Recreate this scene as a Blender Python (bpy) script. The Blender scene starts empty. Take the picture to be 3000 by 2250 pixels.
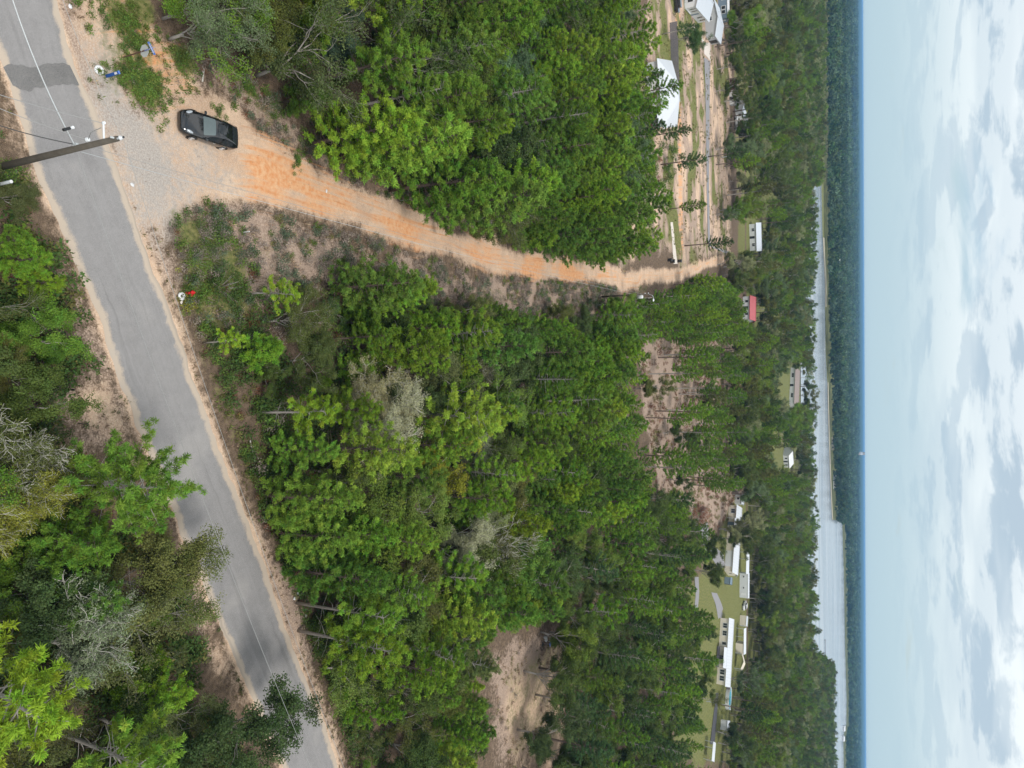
import bpy, math, random
import numpy as np
from mathutils import Vector, Matrix
R_ = math.radians
sc = bpy.context.scene
col = sc.collection
random.seed(7); rng = np.random.default_rng(7)

# ------------------------------------------------------------------ camera
CAMH = 43.0; PITCH = R_(26.38); ROLL = R_(0.23); FPX = 2081.0      # drone 43 m up, picture stored on its side
fwd = Vector((0, math.cos(PITCH), -math.sin(PITCH))); upv = Vector((0, math.sin(PITCH), math.cos(PITCH))); rgt = Vector((1, 0, 0))
cam_d = bpy.data.cameras.new('camera'); cam = bpy.data.objects.new('camera', cam_d); col.objects.link(cam)
cx = upv * math.cos(ROLL) + rgt * math.sin(ROLL)
cyv = -(rgt * math.cos(ROLL) - upv * math.sin(ROLL))
m = Matrix.Identity(4)
for i in range(3):
    m[i][0] = cx[i]; m[i][1] = cyv[i]; m[i][2] = -fwd[i]
m[2][3] = CAMH
cam.matrix_world = m
cam_d.sensor_fit = 'HORIZONTAL'; cam_d.sensor_width = 36.0; cam_d.lens = 36.0 * FPX / 3000.0
cam_d.clip_start = 0.5; cam_d.clip_end = 80000
sc.camera = cam
def at(X, Y, z=0.0):
    """photograph point (3000 px wide) -> place on the level z"""
    a = (X - 1500) / FPX; b = (Y - 1125) / FPX
    u = a * math.cos(ROLL) - b * math.sin(ROLL); r = b * math.cos(ROLL) + a * math.sin(ROLL)
    dz = -math.sin(PITCH) + u * math.cos(PITCH); dy = math.cos(PITCH) + u * math.sin(PITCH)
    t = (z - CAMH) / dz
    return (r * t, dy * t, z)
VS = 1.3562
def atv(X, Y, z=0.0): return at(X * VS, Y * VS, z)
def px(x, y, z):
    zz = z - CAMH
    fw = y * math.cos(PITCH) - zz * math.sin(PITCH); up = y * math.sin(PITCH) + zz * math.cos(PITCH)
    fw = np.maximum(fw, 1e-3)
    u = up / fw; r = x / fw
    return ((1500 + FPX * (u * math.cos(ROLL) + r * math.sin(ROLL))) / VS,
            (1125 + FPX * (r * math.cos(ROLL) - u * math.sin(ROLL))) / VS)

# ------------------------------------------------------------------ sky, sun, exposure
SUN_EL, SUN_AZ = R_(58), R_(150)          # azimuth clockwise from +Y
world = bpy.data.worlds.new('World'); sc.world = world; world.use_nodes = True
nt = world.node_tree; nt.nodes.clear()
def N(t, kind, **kw):
    n = t.nodes.new(kind)
    for k, v in kw.items(): setattr(n, k, v)
    return n
def mathn(t, op, a, b=None, c=None, clamp=False):
    n = N(t, 'ShaderNodeMath', operation=op); n.use_clamp = clamp
    for i, v in enumerate((a, b, c)):
        if v is None: continue
        if isinstance(v, (int, float)): n.inputs[i].default_value = v
        else: t.links.new(v, n.inputs[i])
    return n.outputs[0]
def maprange(t, v, a, b, c=0.0, d=1.0, smooth=True):
    n = N(t, 'ShaderNodeMapRange'); n.interpolation_type = 'SMOOTHSTEP' if smooth else 'LINEAR'
    t.links.new(v, n.inputs['Value'])
    for k, x in zip(('From Min', 'From Max', 'To Min', 'To Max'), (a, b, c, d)): n.inputs[k].default_value = x
    return n.outputs['Result']
def mixc(t, f, a, b, blend='MIX'):
    n = N(t, 'ShaderNodeMix', data_type='RGBA', blend_type=blend)
    for sock, v in ((n.inputs['Factor'], f), (n.inputs['A'], a), (n.inputs['B'], b)):
        if isinstance(v, (int, float)): sock.default_value = v
        elif isinstance(v, tuple): sock.default_value = (*v[:3], 1)
        else: t.links.new(v, sock)
    return n.outputs['Result']
def noise(t, vec, scale, detail=3, rough=0.55, dist=0.0):
    n = N(t, 'ShaderNodeTexNoise'); n.inputs['Scale'].default_value = scale; n.inputs['Detail'].default_value = detail
    n.inputs['Roughness'].default_value = rough; n.inputs['Distortion'].default_value = dist
    t.links.new(vec, n.inputs['Vector']); return n.outputs['Fac']
def scaled(t, vec, s, off=(0, 0, 0)):
    n = N(t, 'ShaderNodeMapping'); n.inputs['Scale'].default_value = s; n.inputs['Location'].default_value = off
    t.links.new(vec, n.inputs['Vector']); return n.outputs['Vector']
sky = N(nt, 'ShaderNodeTexSky', sky_type='NISHITA'); sky.sun_disc = False
sky.sun_elevation = SUN_EL; sky.sun_rotation = SUN_AZ; sky.dust_density = 1.5
tc = N(nt, 'ShaderNodeTexCoord'); sep = N(nt, 'ShaderNodeSeparateXYZ'); nt.links.new(tc.outputs['Generated'], sep.inputs[0])
zz = mathn(nt, 'MAXIMUM', sep.outputs['Z'], 0.0)
den = mathn(nt, 'ADD', zz, 0.10)
comb = N(nt, 'ShaderNodeCombineXYZ')
nt.links.new(mathn(nt, 'DIVIDE', sep.outputs['X'], den), comb.inputs[0]); nt.links.new(mathn(nt, 'DIVIDE', sep.outputs['Y'], den), comb.inputs[1])
pv = comb.outputs[0]
n1 = noise(nt, scaled(nt, pv, (0.8, 0.6, 1), (3.1, 0.7, 0)), 1.0, 6, 0.56, 0.3)
n2 = noise(nt, scaled(nt, pv, (0.9, 0.65, 1), (7.3, 2.2, 3)), 1.7, 7, 0.58, 0.4)
n3 = noise(nt, scaled(nt, pv, (0.8, 1.0, 1), (1.2, 9.4, 5)), 0.7, 4, 0.5)
cover = maprange(nt, n1, 0.26, 0.40)
n4 = noise(nt, scaled(nt, pv, (0.8, 0.8, 1), (2.3, 5.2, 8)), 3.6, 6, 0.6, 0.5)
shade = maprange(nt, mathn(nt, 'ADD', mathn(nt, 'MULTIPLY', n2, 0.65), mathn(nt, 'MULTIPLY', n4, 0.35)), 0.44, 0.52)
big = maprange(nt, n3, 0.42, 0.54)
hi = maprange(nt, zz, 0.02, 0.30)
gry = mixc(nt, hi, (0.365, 0.465, 0.55), (0.335, 0.415, 0.49))
wht = mixc(nt, hi, (0.52, 0.605, 0.645), (0.93, 0.94, 0.93))
cl = mixc(nt, mathn(nt, 'ADD', mathn(nt, 'MULTIPLY', shade, 0.62), mathn(nt, 'ADD', mathn(nt, 'MULTIPLY', big, 0.42), mathn(nt, 'MULTIPLY', hi, 0.10)), clamp=True), gry, wht)
lo = maprange(nt, zz, 0.015, 0.11)
cl = mixc(nt, lo, (0.375, 0.50, 0.568), cl)
cov = mathn(nt, 'MAXIMUM', cover, mathn(nt, 'SUBTRACT', 1.0, lo), clamp=True)
cov = mathn(nt, 'MULTIPLY', cov, 0.94)
bg1 = N(nt, 'ShaderNodeBackground'); bg1.inputs['Strength'].default_value = 0.10; nt.links.new(sky.outputs[0], bg1.inputs['Color'])
bg2 = N(nt, 'ShaderNodeBackground'); bg2.inputs['Strength'].default_value = 1.0; nt.links.new(cl, bg2.inputs['Color'])
mx = N(nt, 'ShaderNodeMixShader'); nt.links.new(cov, mx.inputs[0]); nt.links.new(bg1.outputs[0], mx.inputs[1]); nt.links.new(bg2.outputs[0], mx.inputs[2])
wo = N(nt, 'ShaderNodeOutputWorld'); nt.links.new(mx.outputs[0], wo.inputs['Surface'])
sd = bpy.data.lights.new('sun', 'SUN'); sd.energy = 1.8; sd.angle = R_(12); sd.color = (1, 0.96, 0.9)
sun = bpy.data.objects.new('sun', sd); col.objects.link(sun)
sdir = Vector((math.sin(SUN_AZ) * math.cos(SUN_EL), math.cos(SUN_AZ) * math.cos(SUN_EL), math.sin(SUN_EL)))
sun.rotation_euler = sdir.to_track_quat('Z', 'Y').to_euler(); sun.location = (0, -40, 90)
vs = sc.view_settings; sc.display_settings.display_device = 'sRGB'
vs.view_transform = 'Standard'; vs.look = 'None'; vs.exposure = 0.47; vs.gamma = 1.0; vs.use_curve_mapping = False
cy = sc.cycles; cy.max_bounces = 5; cy.diffuse_bounces = 2; cy.glossy_bounces = 3; cy.transparent_max_bounces = 8; cy.transmission_bounces = 4; cy.volume_bounces = 0
cy.caustics_reflective = False; cy.caustics_refractive = False

# ------------------------------------------------------------------ helpers
def tag(o, label=None, cat=None, group=None, kind=None):
    if label: o['label'] = label
    if cat: o['category'] = cat
    if group: o['group'] = group
    if kind: o['kind'] = kind
    return o
def empty(name, loc, rz=0.0):
    o = bpy.data.objects.new(name, None); o.empty_display_size = 0.3; col.objects.link(o); o.location = loc; o.rotation_euler = (0, 0, rz); return o
def mesh_np(name, V, F, mats, parent=None, mi=None, smooth=False, attrs=None):
    """V (n,3); F (m,k) equal-sided faces, or list of such arrays"""
    me = bpy.data.meshes.new(name)
    Fs = F if isinstance(F, list) else [F]
    Fs = [np.asarray(f, dtype=np.int32) for f in Fs if len(f)]
    nl = sum(f.size for f in Fs); nf = sum(len(f) for f in Fs)
    me.vertices.add(len(V)); me.vertices.foreach_set('co', np.asarray(V, dtype=np.float32).ravel())
    me.loops.add(nl); me.polygons.add(nf)
    if nf:
        me.loops.foreach_set('vertex_index', np.concatenate([f.ravel() for f in Fs]))
        tot = np.concatenate([np.full(len(f), f.shape[1], dtype=np.int32) for f in Fs])
        st = np.concatenate([[0], np.cumsum(tot)[:-1]]).astype(np.int32)
        me.polygons.foreach_set('loop_start', st)
        me.polygons.foreach_set('use_smooth', np.full(nf, smooth, dtype=bool))
    for mt in (mats if isinstance(mats, (list, tuple)) else [mats]): me.materials.append(mt)
    if mi is not None: me.polygons.foreach_set('material_index', np.asarray(mi, dtype=np.int32))
    me.update(calc_edges=True)
    for k, (ty, a) in (attrs or {}).items():
        at_ = me.attributes.new(k, ty, 'POINT')
        at_.data.foreach_set('vector' if ty == 'FLOAT_VECTOR' else 'value', np.asarray(a).astype(np.int32 if ty == 'INT' else np.float32).ravel())
    o = bpy.data.objects.new(name, me); col.objects.link(o)
    if parent: o.parent = parent
    return o
class MB:
    """collects boxes, tubes and faces and builds ONE mesh object"""
    def __init__(s): s.v = []; s.f = []
    def face(s, pts):
        b = len(s.v); s.v += [tuple(p) for p in pts]; s.f.append(list(range(b, b + len(pts)))); return s
    def box(s, c, d, rz=0.0):
        b = len(s.v); ca, sa = math.cos(rz), math.sin(rz)
        for z in (-.5, .5):
            for x, y in ((-.5, -.5), (.5, -.5), (.5, .5), (-.5, .5)):
                X, Y = x * d[0], y * d[1]; s.v.append((c[0] + X * ca - Y * sa, c[1] + X * sa + Y * ca, c[2] + z * d[2]))
        s.f += [[b + i for i in q] for q in ((3, 2, 1, 0), (4, 5, 6, 7), (0, 1, 5, 4), (1, 2, 6, 5), (2, 3, 7, 6), (3, 0, 4, 7))]; return s
    def tube(s, pts, rad, n=6, caps=True):
        pts = [Vector(p) for p in pts]; rads = rad if isinstance(rad, (list, tuple)) else [rad] * len(pts); rings = []
        for i, p in enumerate(pts):
            d = (pts[min(i + 1, len(pts) - 1)] - pts[max(i - 1, 0)]).normalized()
            a = d.orthogonal().normalized() if i == 0 else (a - d * a.dot(d)).normalized()
            bb = d.cross(a); r0 = len(s.v)
            for k in range(n):
                t = 2 * math.pi * k / n; s.v.append(tuple(p + (a * math.cos(t) + bb * math.sin(t)) * rads[i]))
            rings.append(r0)
        for r0, r1 in zip(rings, rings[1:]):
            for k in range(n): s.f.append([r0 + k, r0 + (k + 1) % n, r1 + (k + 1) % n, r1 + k])
        if caps: s.f.append([rings[0] + k for k in range(n)][::-1]); s.f.append([rings[-1] + k for k in range(n)])
        return s
    def lathe(s, prof, n=16, org=(0, 0, 0), axis='Z'):
        rings = []
        for r, z in prof:
            rings.append(len(s.v))
            for k in range(n):
                t = 2 * math.pi * k / n; a, b_, c = r * math.cos(t), r * math.sin(t), z
                p = (a, b_, c) if axis == 'Z' else (a, c, b_)
                s.v.append((p[0] + org[0], p[1] + org[1], p[2] + org[2]))
        for r0, r1 in zip(rings, rings[1:]):
            for k in range(n): s.f.append([r0 + k, r0 + (k + 1) % n, r1 + (k + 1) % n, r1 + k])
        return s
    def build(s, name, mat, parent=None, smooth=False, bevel=0.0):
        me = bpy.data.meshes.new(name); me.from_pydata(s.v, [], s.f); me.materials.append(mat)
        import bmesh
        bm = bmesh.new(); bm.from_mesh(me)
        bmesh.ops.recalc_face_normals(bm, faces=bm.faces)
        if bevel: bmesh.ops.bevel(bm, geom=bm.edges[:], offset=bevel, segments=2, affect='EDGES', profile=0.5)
        bm.to_mesh(me); bm.free()
        if smooth: me.polygons.foreach_set('use_smooth', [True] * len(me.polygons))
        me.update()
        o = bpy.data.objects.new(name, me); col.objects.link(o)
        if parent: o.parent = parent
        return o
def dup_tree(o, parent=None):
    c = o.copy(); col.objects.link(c)
    if parent: c.parent = parent
    for ch in list(o.children): dup_tree(ch, c)
    return c
def inpoly(X, Y, poly):
    X = np.asarray(X, float); Y = np.asarray(Y, float); ins = np.zeros(X.shape, bool); n = len(poly)
    for i in range(n):
        x1, y1 = poly[i][:2]; x2, y2 = poly[(i + 1) % n][:2]
        if y1 == y2: continue
        c = ((y1 > Y) != (y2 > Y)) & (X < (x2 - x1) * (Y - y1) / (y2 - y1) + x1); ins ^= c
    return ins
def sdist(X, Y, poly, closed=True):
    """signed distance, positive inside"""
    X = np.asarray(X, float); Y = np.asarray(Y, float); d = np.full(X.shape, 1e9); n = len(poly)
    for i in range(n if closed else n - 1):
        x1, y1 = poly[i][:2]; x2, y2 = poly[(i + 1) % n][:2]
        ex, ey = x2 - x1, y2 - y1; L = ex * ex + ey * ey + 1e-9
        t = np.clip(((X - x1) * ex + (Y - y1) * ey) / L, 0, 1)
        d = np.minimum(d, np.hypot(X - x1 - t * ex, Y - y1 - t * ey))
    return np.where(inpoly(X, Y, poly), d, -d) if closed else d
def wpoly(pts): return [atv(a, b)[:2] for a, b in pts]
_p = rng.random((256, 256))
def vnoise(X, Y, s):
    """smooth value noise 0..1 for numpy"""
    x = np.asarray(X) / s; y = np.asarray(Y) / s; xi = np.floor(x).astype(int); yi = np.floor(y).astype(int)
    fx = x - xi; fy = y - yi; fx = fx * fx * (3 - 2 * fx); fy = fy * fy * (3 - 2 * fy)
    g = lambda i, j: _p[(xi + i) & 255, (yi + j) & 255]
    return (g(0, 0) * (1 - fx) + g(1, 0) * fx) * (1 - fy) + (g(0, 1) * (1 - fx) + g(1, 1) * fx) * fy
def fbm(X, Y, s): return 0.5 * vnoise(X, Y, s) + 0.3 * vnoise(Y + 31.7, X, s * .47) + 0.2 * vnoise(X + 11.3, Y + 5.1, s * .21)

# ------------------------------------------------------------------ materials
def newmat(name):
    mt = bpy.data.materials.new(name); mt.use_nodes = True; t = mt.node_tree; t.nodes.clear()
    out = N(t, 'ShaderNodeOutputMaterial'); b = N(t, 'ShaderNodeBsdfPrincipled'); t.links.new(b.outputs[0], out.inputs[0]); return mt, t, b, out
def plain(name, c, rough=0.6, metal=0.0, var=0.12, scale=3.0, bump=0.0, coat=0.0, spec=0.5):
    mt, t, b, out = newmat(name)
    co = N(t, 'ShaderNodeTexCoord').outputs['Object']
    f = noise(t, co, scale, 5, 0.6)
    k = mathn(t, 'ADD', mathn(t, 'MULTIPLY', mathn(t, 'SUBTRACT', f, 0.5), var * 2.2), 1.0)
    cc = N(t, 'ShaderNodeVectorMath', operation='SCALE'); cc.inputs[0].default_value = c[:3]; t.links.new(k, cc.inputs['Scale'])
    t.links.new(cc.outputs[0], b.inputs['Base Color'])
    b.inputs['Roughness'].default_value = rough; b.inputs['Metallic'].default_value = metal; b.inputs['Coat Weight'].default_value = coat
    b.inputs['Specular IOR Level'].default_value = spec
    if bump:
        bn = N(t, 'ShaderNodeBump'); bn.inputs['Strength'].default_value = bump; bn.inputs['Distance'].default_value = 0.03
        t.links.new(noise(t, co, scale * 4, 4), bn.inputs['Height']); t.links.new(bn.outputs[0], b.inputs['Normal'])
    return mt
def attr(t, name, ty='GEOMETRY'):
    n = N(t, 'ShaderNodeAttribute', attribute_type=ty, attribute_name=name); return n
def soil_mat():
    mt, t, b, out = newmat('soil')
    geo = N(t, 'ShaderNodeNewGeometry').outputs['Position']
    nA = noise(t, geo, 0.45, 5, 0.6); nB = noise(t, geo, 2.2, 5, 0.62); nC = noise(t, geo, 9.0, 4, 0.6); nD = noise(t, geo, 28.0, 2, 0.5)
    mixn = mathn(t, 'ADD', mathn(t, 'MULTIPLY', nA, 0.35), mathn(t, 'ADD', mathn(t, 'MULTIPLY', nB, 0.4), mathn(t, 'MULTIPLY', nC, 0.25)))
    def msk(name, n, sharp, amp):
        a = attr(t, name).outputs['Fac']
        v = mathn(t, 'ADD', a, mathn(t, 'MULTIPLY', mathn(t, 'SUBTRACT', n, 0.5), amp))
        return maprange(t, v, 0.5 - sharp, 0.5 + sharp)
    base = mixc(t, maprange(t, nB, .35, .7), (0.075, 0.055, 0.036), (0.165, 0.12, 0.08))
    base = mixc(t, maprange(t, nD, .52, .62), base, (0.24, 0.17, 0.13))
    dry = mixc(t, maprange(t, nC, .38, .66), (0.30, 0.22, 0.17), (0.47, 0.36, 0.29))
    dry = mixc(t, maprange(t, nD, .56, .64), dry, (0.20, 0.15, 0.11))
    c = mixc(t, msk('dry', mixn, 0.12, 1.4), base, dry)
    grey = mixc(t, maprange(t, nC, .35, .68), (0.315, 0.285, 0.26), (0.45, 0.405, 0.365))
    sand = mixc(t, maprange(t, nA, .32, .68), (0.52, 0.355, 0.245), (0.66, 0.48, 0.34))
    sand = mixc(t, mathn(t, 'MULTIPLY', maprange(t, nC, .45, .7), .45), sand, (0.74, 0.64, 0.52))
    sand = mixc(t, mathn(t, 'MULTIPLY', maprange(t, nB, .48, .66), .6), sand, (0.43, 0.32, 0.25))
    sand = mixc(t, mathn(t, 'MULTIPLY', maprange(t, nD, .54, .64), .8), sand, (0.30, 0.22, 0.16))
    c = mixc(t, msk('sand', mixn, 0.16, 1.3), c, sand)
    c = mixc(t, msk('grey', mixn, 0.32, 2.0), c, grey)
    ac = attr(t, 'streak').outputs['Vector']
    st = noise(t, scaled(t, ac, (2.6, 0.10, 1)), 1.0, 5, 0.6, 0.4)
    org = mixc(t, maprange(t, nB, .3, .7), (0.60, 0.265, 0.11), (0.67, 0.41, 0.235))
    oa = mathn(t, 'ADD', attr(t, 'orange').outputs['Fac'], mathn(t, 'MULTIPLY', mathn(t, 'SUBTRACT', st, 0.5), 1.5))
    oa = mathn(t, 'ADD', oa, mathn(t, 'MULTIPLY', mathn(t, 'SUBTRACT', nA, 0.5), 0.7))
    c = mixc(t, maprange(t, oa, .3, .8), c, org)
    rut = mathn(t, 'MULTIPLY', maprange(t, st, .56, .70), attr(t, 'rut').outputs['Fac'])
    c = mixc(t, mathn(t, 'MULTIPLY', rut, 0.45), c, (0.40, 0.20, 0.10))
    grn = mixc(t, maprange(t, nB, .34, .66), (0.085, 0.115, 0.028), (0.22, 0.205, 0.085))
    c = mixc(t, msk('green', mixn, 0.14, 1.4), c, grn)
    tw = N(t, 'ShaderNodeTexVoronoi', feature='F1'); tw.inputs['Scale'].default_value = 3.4; t.links.new(scaled(t, geo, (1, 1, 1)), tw.inputs['Vector'])
    c = mixc(t, mathn(t, 'MULTIPLY', maprange(t, tw.outputs['Distance'], .22, .12), mathn(t, 'MULTIPLY', maprange(t, nC, .50, .60), maprange(t, nA, .44, .58))), c, (0.17, 0.12, 0.085))
    t.links.new(c, b.inputs['Base Color']); b.inputs['Roughness'].default_value = 0.95; b.inputs['Specular IOR Level'].default_value = 0.1
    bn = N(t, 'ShaderNodeBump'); bn.inputs['Strength'].default_value = 0.7; bn.inputs['Distance'].default_value = 0.12
    t.links.new(mathn(t, 'ADD', mathn(t, 'MULTIPLY', nB, 0.7), mathn(t, 'ADD', mathn(t, 'MULTIPLY', nC, 0.35), mathn(t, 'MULTIPLY', st, 0.55))), bn.inputs['Height']); t.links.new(bn.outputs[0], b.inputs['Normal'])
    return mt
def asphalt_mat(name, dark, light, edge=True):
    mt, t, b, out = newmat(name)
    geo = N(t, 'ShaderNodeNewGeometry').outputs['Position']; ac = attr(t, 'lane').outputs['Vector']
    st = noise(t, scaled(t, ac, (0.8, 0.03, 1)), 1.0, 3, 0.6, 0.3); f = noise(t, geo, 24, 3, 0.7); g = noise(t, geo, 1.2, 4, 0.6); h = noise(t, geo, 60, 2, 0.6)
    k = mathn(t, 'ADD', mathn(t, 'MULTIPLY', st, 0.42), mathn(t, 'ADD', mathn(t, 'MULTIPLY', g, 0.30), mathn(t, 'MULTIPLY', f, 0.55)))
    c = mixc(t, maprange(t, k, .38, .82), dark, light)
    c = mixc(t, mathn(t, 'MULTIPLY', maprange(t, h, .54, .66), 0.8), c, (0.44, 0.425, 0.41))
    if edge:
        e = attr(t, 'edge').outputs['Fac']
        ev = mathn(t, 'ADD', e, mathn(t, 'MULTIPLY', mathn(t, 'SUBTRACT', mathn(t, 'ADD', mathn(t, 'MULTIPLY', g, .6), mathn(t, 'MULTIPLY', f, .4)), 0.5), 1.5))
        c = mixc(t, maprange(t, ev, .30, .65), c, (0.46, 0.385, 0.31))
    big_ = noise(t, geo, 0.16, 4, 0.6); c = mixc(t, mathn(t, 'MULTIPLY', maprange(t, big_, .52, .66), .30), c, (0.40, 0.38, 0.36))
    c = mixc(t, mathn(t, 'MULTIPLY', maprange(t, noise(t, scaled(t, ac, (0.5, 0.02, 1)), 1.6, 3), .54, .64), .28), c, (0.12, 0.117, 0.115))
    t.links.new(c, b.inputs['Base Color']); b.inputs['Roughness'].default_value = 0.9; b.inputs['Specular IOR Level'].default_value = 0.2
    bn = N(t, 'ShaderNodeBump'); bn.inputs['Strength'].default_value = 0.4; bn.inputs['Distance'].default_value = 0.02; t.links.new(f, bn.inputs['Height']); t.links.new(bn.outputs[0], b.inputs['Normal'])
    return mt
def foliage_mat(name, trans=0.22, soft=0.50, default=(0.08, 0.15, 0.03)):
    """leaf colour: the tree's own tint times a little leaf-to-leaf variation"""
    mt, t, b, out = newmat(name); t.nodes.remove(b)
    tint = attr(t, 'tcol', 'INSTANCER')
    var = attr(t, 'var').outputs['Fac']
    k = maprange(t, var, 0, 1, 0.52, 1.50, smooth=False)
    sc_ = N(t, 'ShaderNodeVectorMath', operation='SCALE'); t.links.new(tint.outputs['Vector'], sc_.inputs[0]); t.links.new(k, sc_.inputs['Scale'])
    hs = N(t, 'ShaderNodeHueSaturation'); t.links.new(sc_.outputs[0], hs.inputs['Color'])
    t.links.new(maprange(t, attr(t, 'hue').outputs['Fac'], 0, 1, 0.47, 0.525, smooth=False), hs.inputs['Hue'])
    c = hs.outputs['Color']
    geo = N(t, 'ShaderNodeNewGeometry')
    vt = N(t, 'ShaderNodeVectorTransform', vector_type='NORMAL', convert_from='OBJECT', convert_to='WORLD'); t.links.new(attr(t, 'puff').outputs['Vector'], vt.inputs[0])
    mxv = N(t, 'ShaderNodeMix', data_type='VECTOR'); mxv.inputs['Factor'].default_value = soft
    t.links.new(geo.outputs['Normal'], mxv.inputs['A']); t.links.new(vt.outputs[0], mxv.inputs['B'])
    nn = N(t, 'ShaderNodeVectorMath', operation='NORMALIZE'); t.links.new(mxv.outputs['Result'], nn.inputs[0])
    d = N(t, 'ShaderNodeBsdfDiffuse'); tr = N(t, 'ShaderNodeBsdfTranslucent'); ms = N(t, 'ShaderNodeMixShader'); ms.inputs[0].default_value = trans
    t.links.new(c, d.inputs['Color']); t.links.new(c, tr.inputs['Color']); t.links.new(nn.outputs[0], d.inputs['Normal']); t.links.new(nn.outputs[0], tr.inputs['Normal'])
    t.links.new(d.outputs[0], ms.inputs[1]); t.links.new(tr.outputs[0], ms.inputs[2]); t.links.new(ms.outputs[0], out.inputs[0])
    return mt
M = {}
M['soil'] = soil_mat()
M['asphalt'] = asphalt_mat('asphalt', (0.175, 0.170, 0.170), (0.27, 0.262, 0.262))
M['patch'] = asphalt_mat('asphalt_patch', (0.085, 0.084, 0.084), (0.19, 0.186, 0.182), edge=False)
M['drive'] = plain('driveway_asphalt', (0.24, 0.235, 0.245), 0.9, var=0.15, scale=0.8)
M['darkdrive'] = plain('dark_asphalt', (0.06, 0.06, 0.068), 0.9, var=0.15, scale=0.8)
M['concrete'] = plain('pale_concrete', (0.62, 0.56, 0.50), 0.85, var=0.1, scale=0.9)
M['needle'] = foliage_mat('pine_needles')
M['leaf'] = foliage_mat('leaves', 0.25, 0.45)
M['brush'] = foliage_mat('dry_brush', 0.2, 0.45)
M['bark'] = plain('pine_bark', (0.15, 0.115, 0.095), 0.95, var=0.3, scale=4, bump=0.4, spec=0.1)
M['greybark'] = plain('grey_bark', (0.36, 0.33, 0.30), 0.95, var=0.22, scale=4, spec=0.1)
M['deadwood'] = plain('bleached_wood', (0.60, 0.575, 0.52), 0.95, var=0.2, scale=4, spec=0.1)
M['white'] = plain('white_paint', (0.64, 0.65, 0.66), 0.45, var=0.05)
M['whitemetal'] = plain('white_metal_roof', (0.56, 0.59, 0.63), 0.4, var=0.05, scale=1.2)
M['cream'] = plain('cream_siding', (0.66, 0.60, 0.50), 0.6, var=0.06)
M['greyroof'] = plain('grey_roof', (0.30, 0.32, 0.35), 0.7, var=0.08, scale=1.5)
M['lightroof'] = plain('light_grey_roof', (0.50, 0.54, 0.59), 0.6, var=0.06, scale=1.5)
M['redroof'] = plain('red_roof', (0.42, 0.10, 0.11), 0.6, var=0.1, scale=1.5)
M['brownroof'] = plain('brown_roof', (0.26, 0.21, 0.19), 0.8, var=0.1)
M['greywall'] = plain('grey_siding', (0.40, 0.41, 0.42), 0.6, var=0.06)
M['bluewall'] = plain('slate_blue_siding', (0.17, 0.23, 0.29), 0.6, var=0.06)
M['glass'] = plain('dark_glass', (0.025, 0.03, 0.035), 0.06, var=0.1, spec=0.8)
M['black'] = plain('black_plastic', (0.015, 0.016, 0.018), 0.45, var=0.1)
M['paint'] = plain('black_car_paint', (0.009, 0.010, 0.012), 0.10, var=0.05, coat=1.0)
M['rubber'] = plain('rubber', (0.02, 0.02, 0.02), 0.85, var=0.2)
M['chrome'] = plain('bright_metal', (0.72, 0.73, 0.75), 0.22, metal=0.9, var=0.05)
M['lamp'] = plain('headlight_lens', (0.36, 0.40, 0.44), 0.08, var=0.25, scale=14)
M['tail'] = plain('red_lens', (0.20, 0.01, 0.012), 0.15, var=0.1)
M['interior'] = plain('pale_teal_windshield', (0.10, 0.13, 0.135), 0.35, var=0.2)  # opaque pale teal colour for the windshield
M['pole'] = plain('weathered_pole_wood', (0.105, 0.092, 0.075), 0.95, var=0.35, scale=2.5, bump=0.4, spec=0.1)
M['galv'] = plain('galvanised_steel', (0.46, 0.49, 0.50), 0.5, metal=0.3, var=0.1)
M['porcelain'] = plain('pale_porcelain', (0.70, 0.73, 0.75), 0.25, var=0.05)
M['rust'] = plain('rusty_steel', (0.095, 0.045, 0.032), 0.85, var=0.2)
M['signback'] = plain('bare_aluminium', (0.43, 0.47, 0.47), 0.5, metal=0.2, var=0.06)
M['signblue'] = plain('blue_sign_sheet', (0.10, 0.20, 0.55), 0.4, var=0.06)
M['blue'] = plain('blue_plastic', (0.012, 0.075, 0.30), 0.45, var=0.08)
M['red'] = plain('red_enamel', (0.58, 0.015, 0.02), 0.4, var=0.1)
M['cable'] = plain('black_cable', (0.05, 0.05, 0.05), 0.6, var=0.1)
M['wire'] = plain('bare_aluminium_wire', (0.32, 0.32, 0.31), 0.5, metal=0.3, var=0.1)
M['fence'] = plain('weathered_fence_boards', (0.15, 0.14, 0.15), 0.9, var=0.2, scale=2)
M['greenpaint'] = plain('green_fibreglass', (0.06, 0.20, 0.10), 0.3, var=0.05)
M['pool'] = plain('pool_water', (0.03, 0.36, 0.50), 0.12, var=0.05)
M['tan'] = plain('sandy_bank', (0.36, 0.33, 0.24), 0.95, var=0.3, scale=0.08)
M['field'] = plain('far_green_field', (0.16, 0.24, 0.10), 0.95, var=0.2, scale=0.01)
M['canopy'] = plain('far_canopy', (0.045, 0.07, 0.03), 1.0, var=0.35, scale=0.03, spec=0.0)
M['stack'] = plain('grey_brick_stack', (0.42, 0.37, 0.35), 0.8, var=0.1)
M['hydrangea'] = plain('grey_trailer', (0.55, 0.57, 0.58), 0.5, var=0.06)
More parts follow.
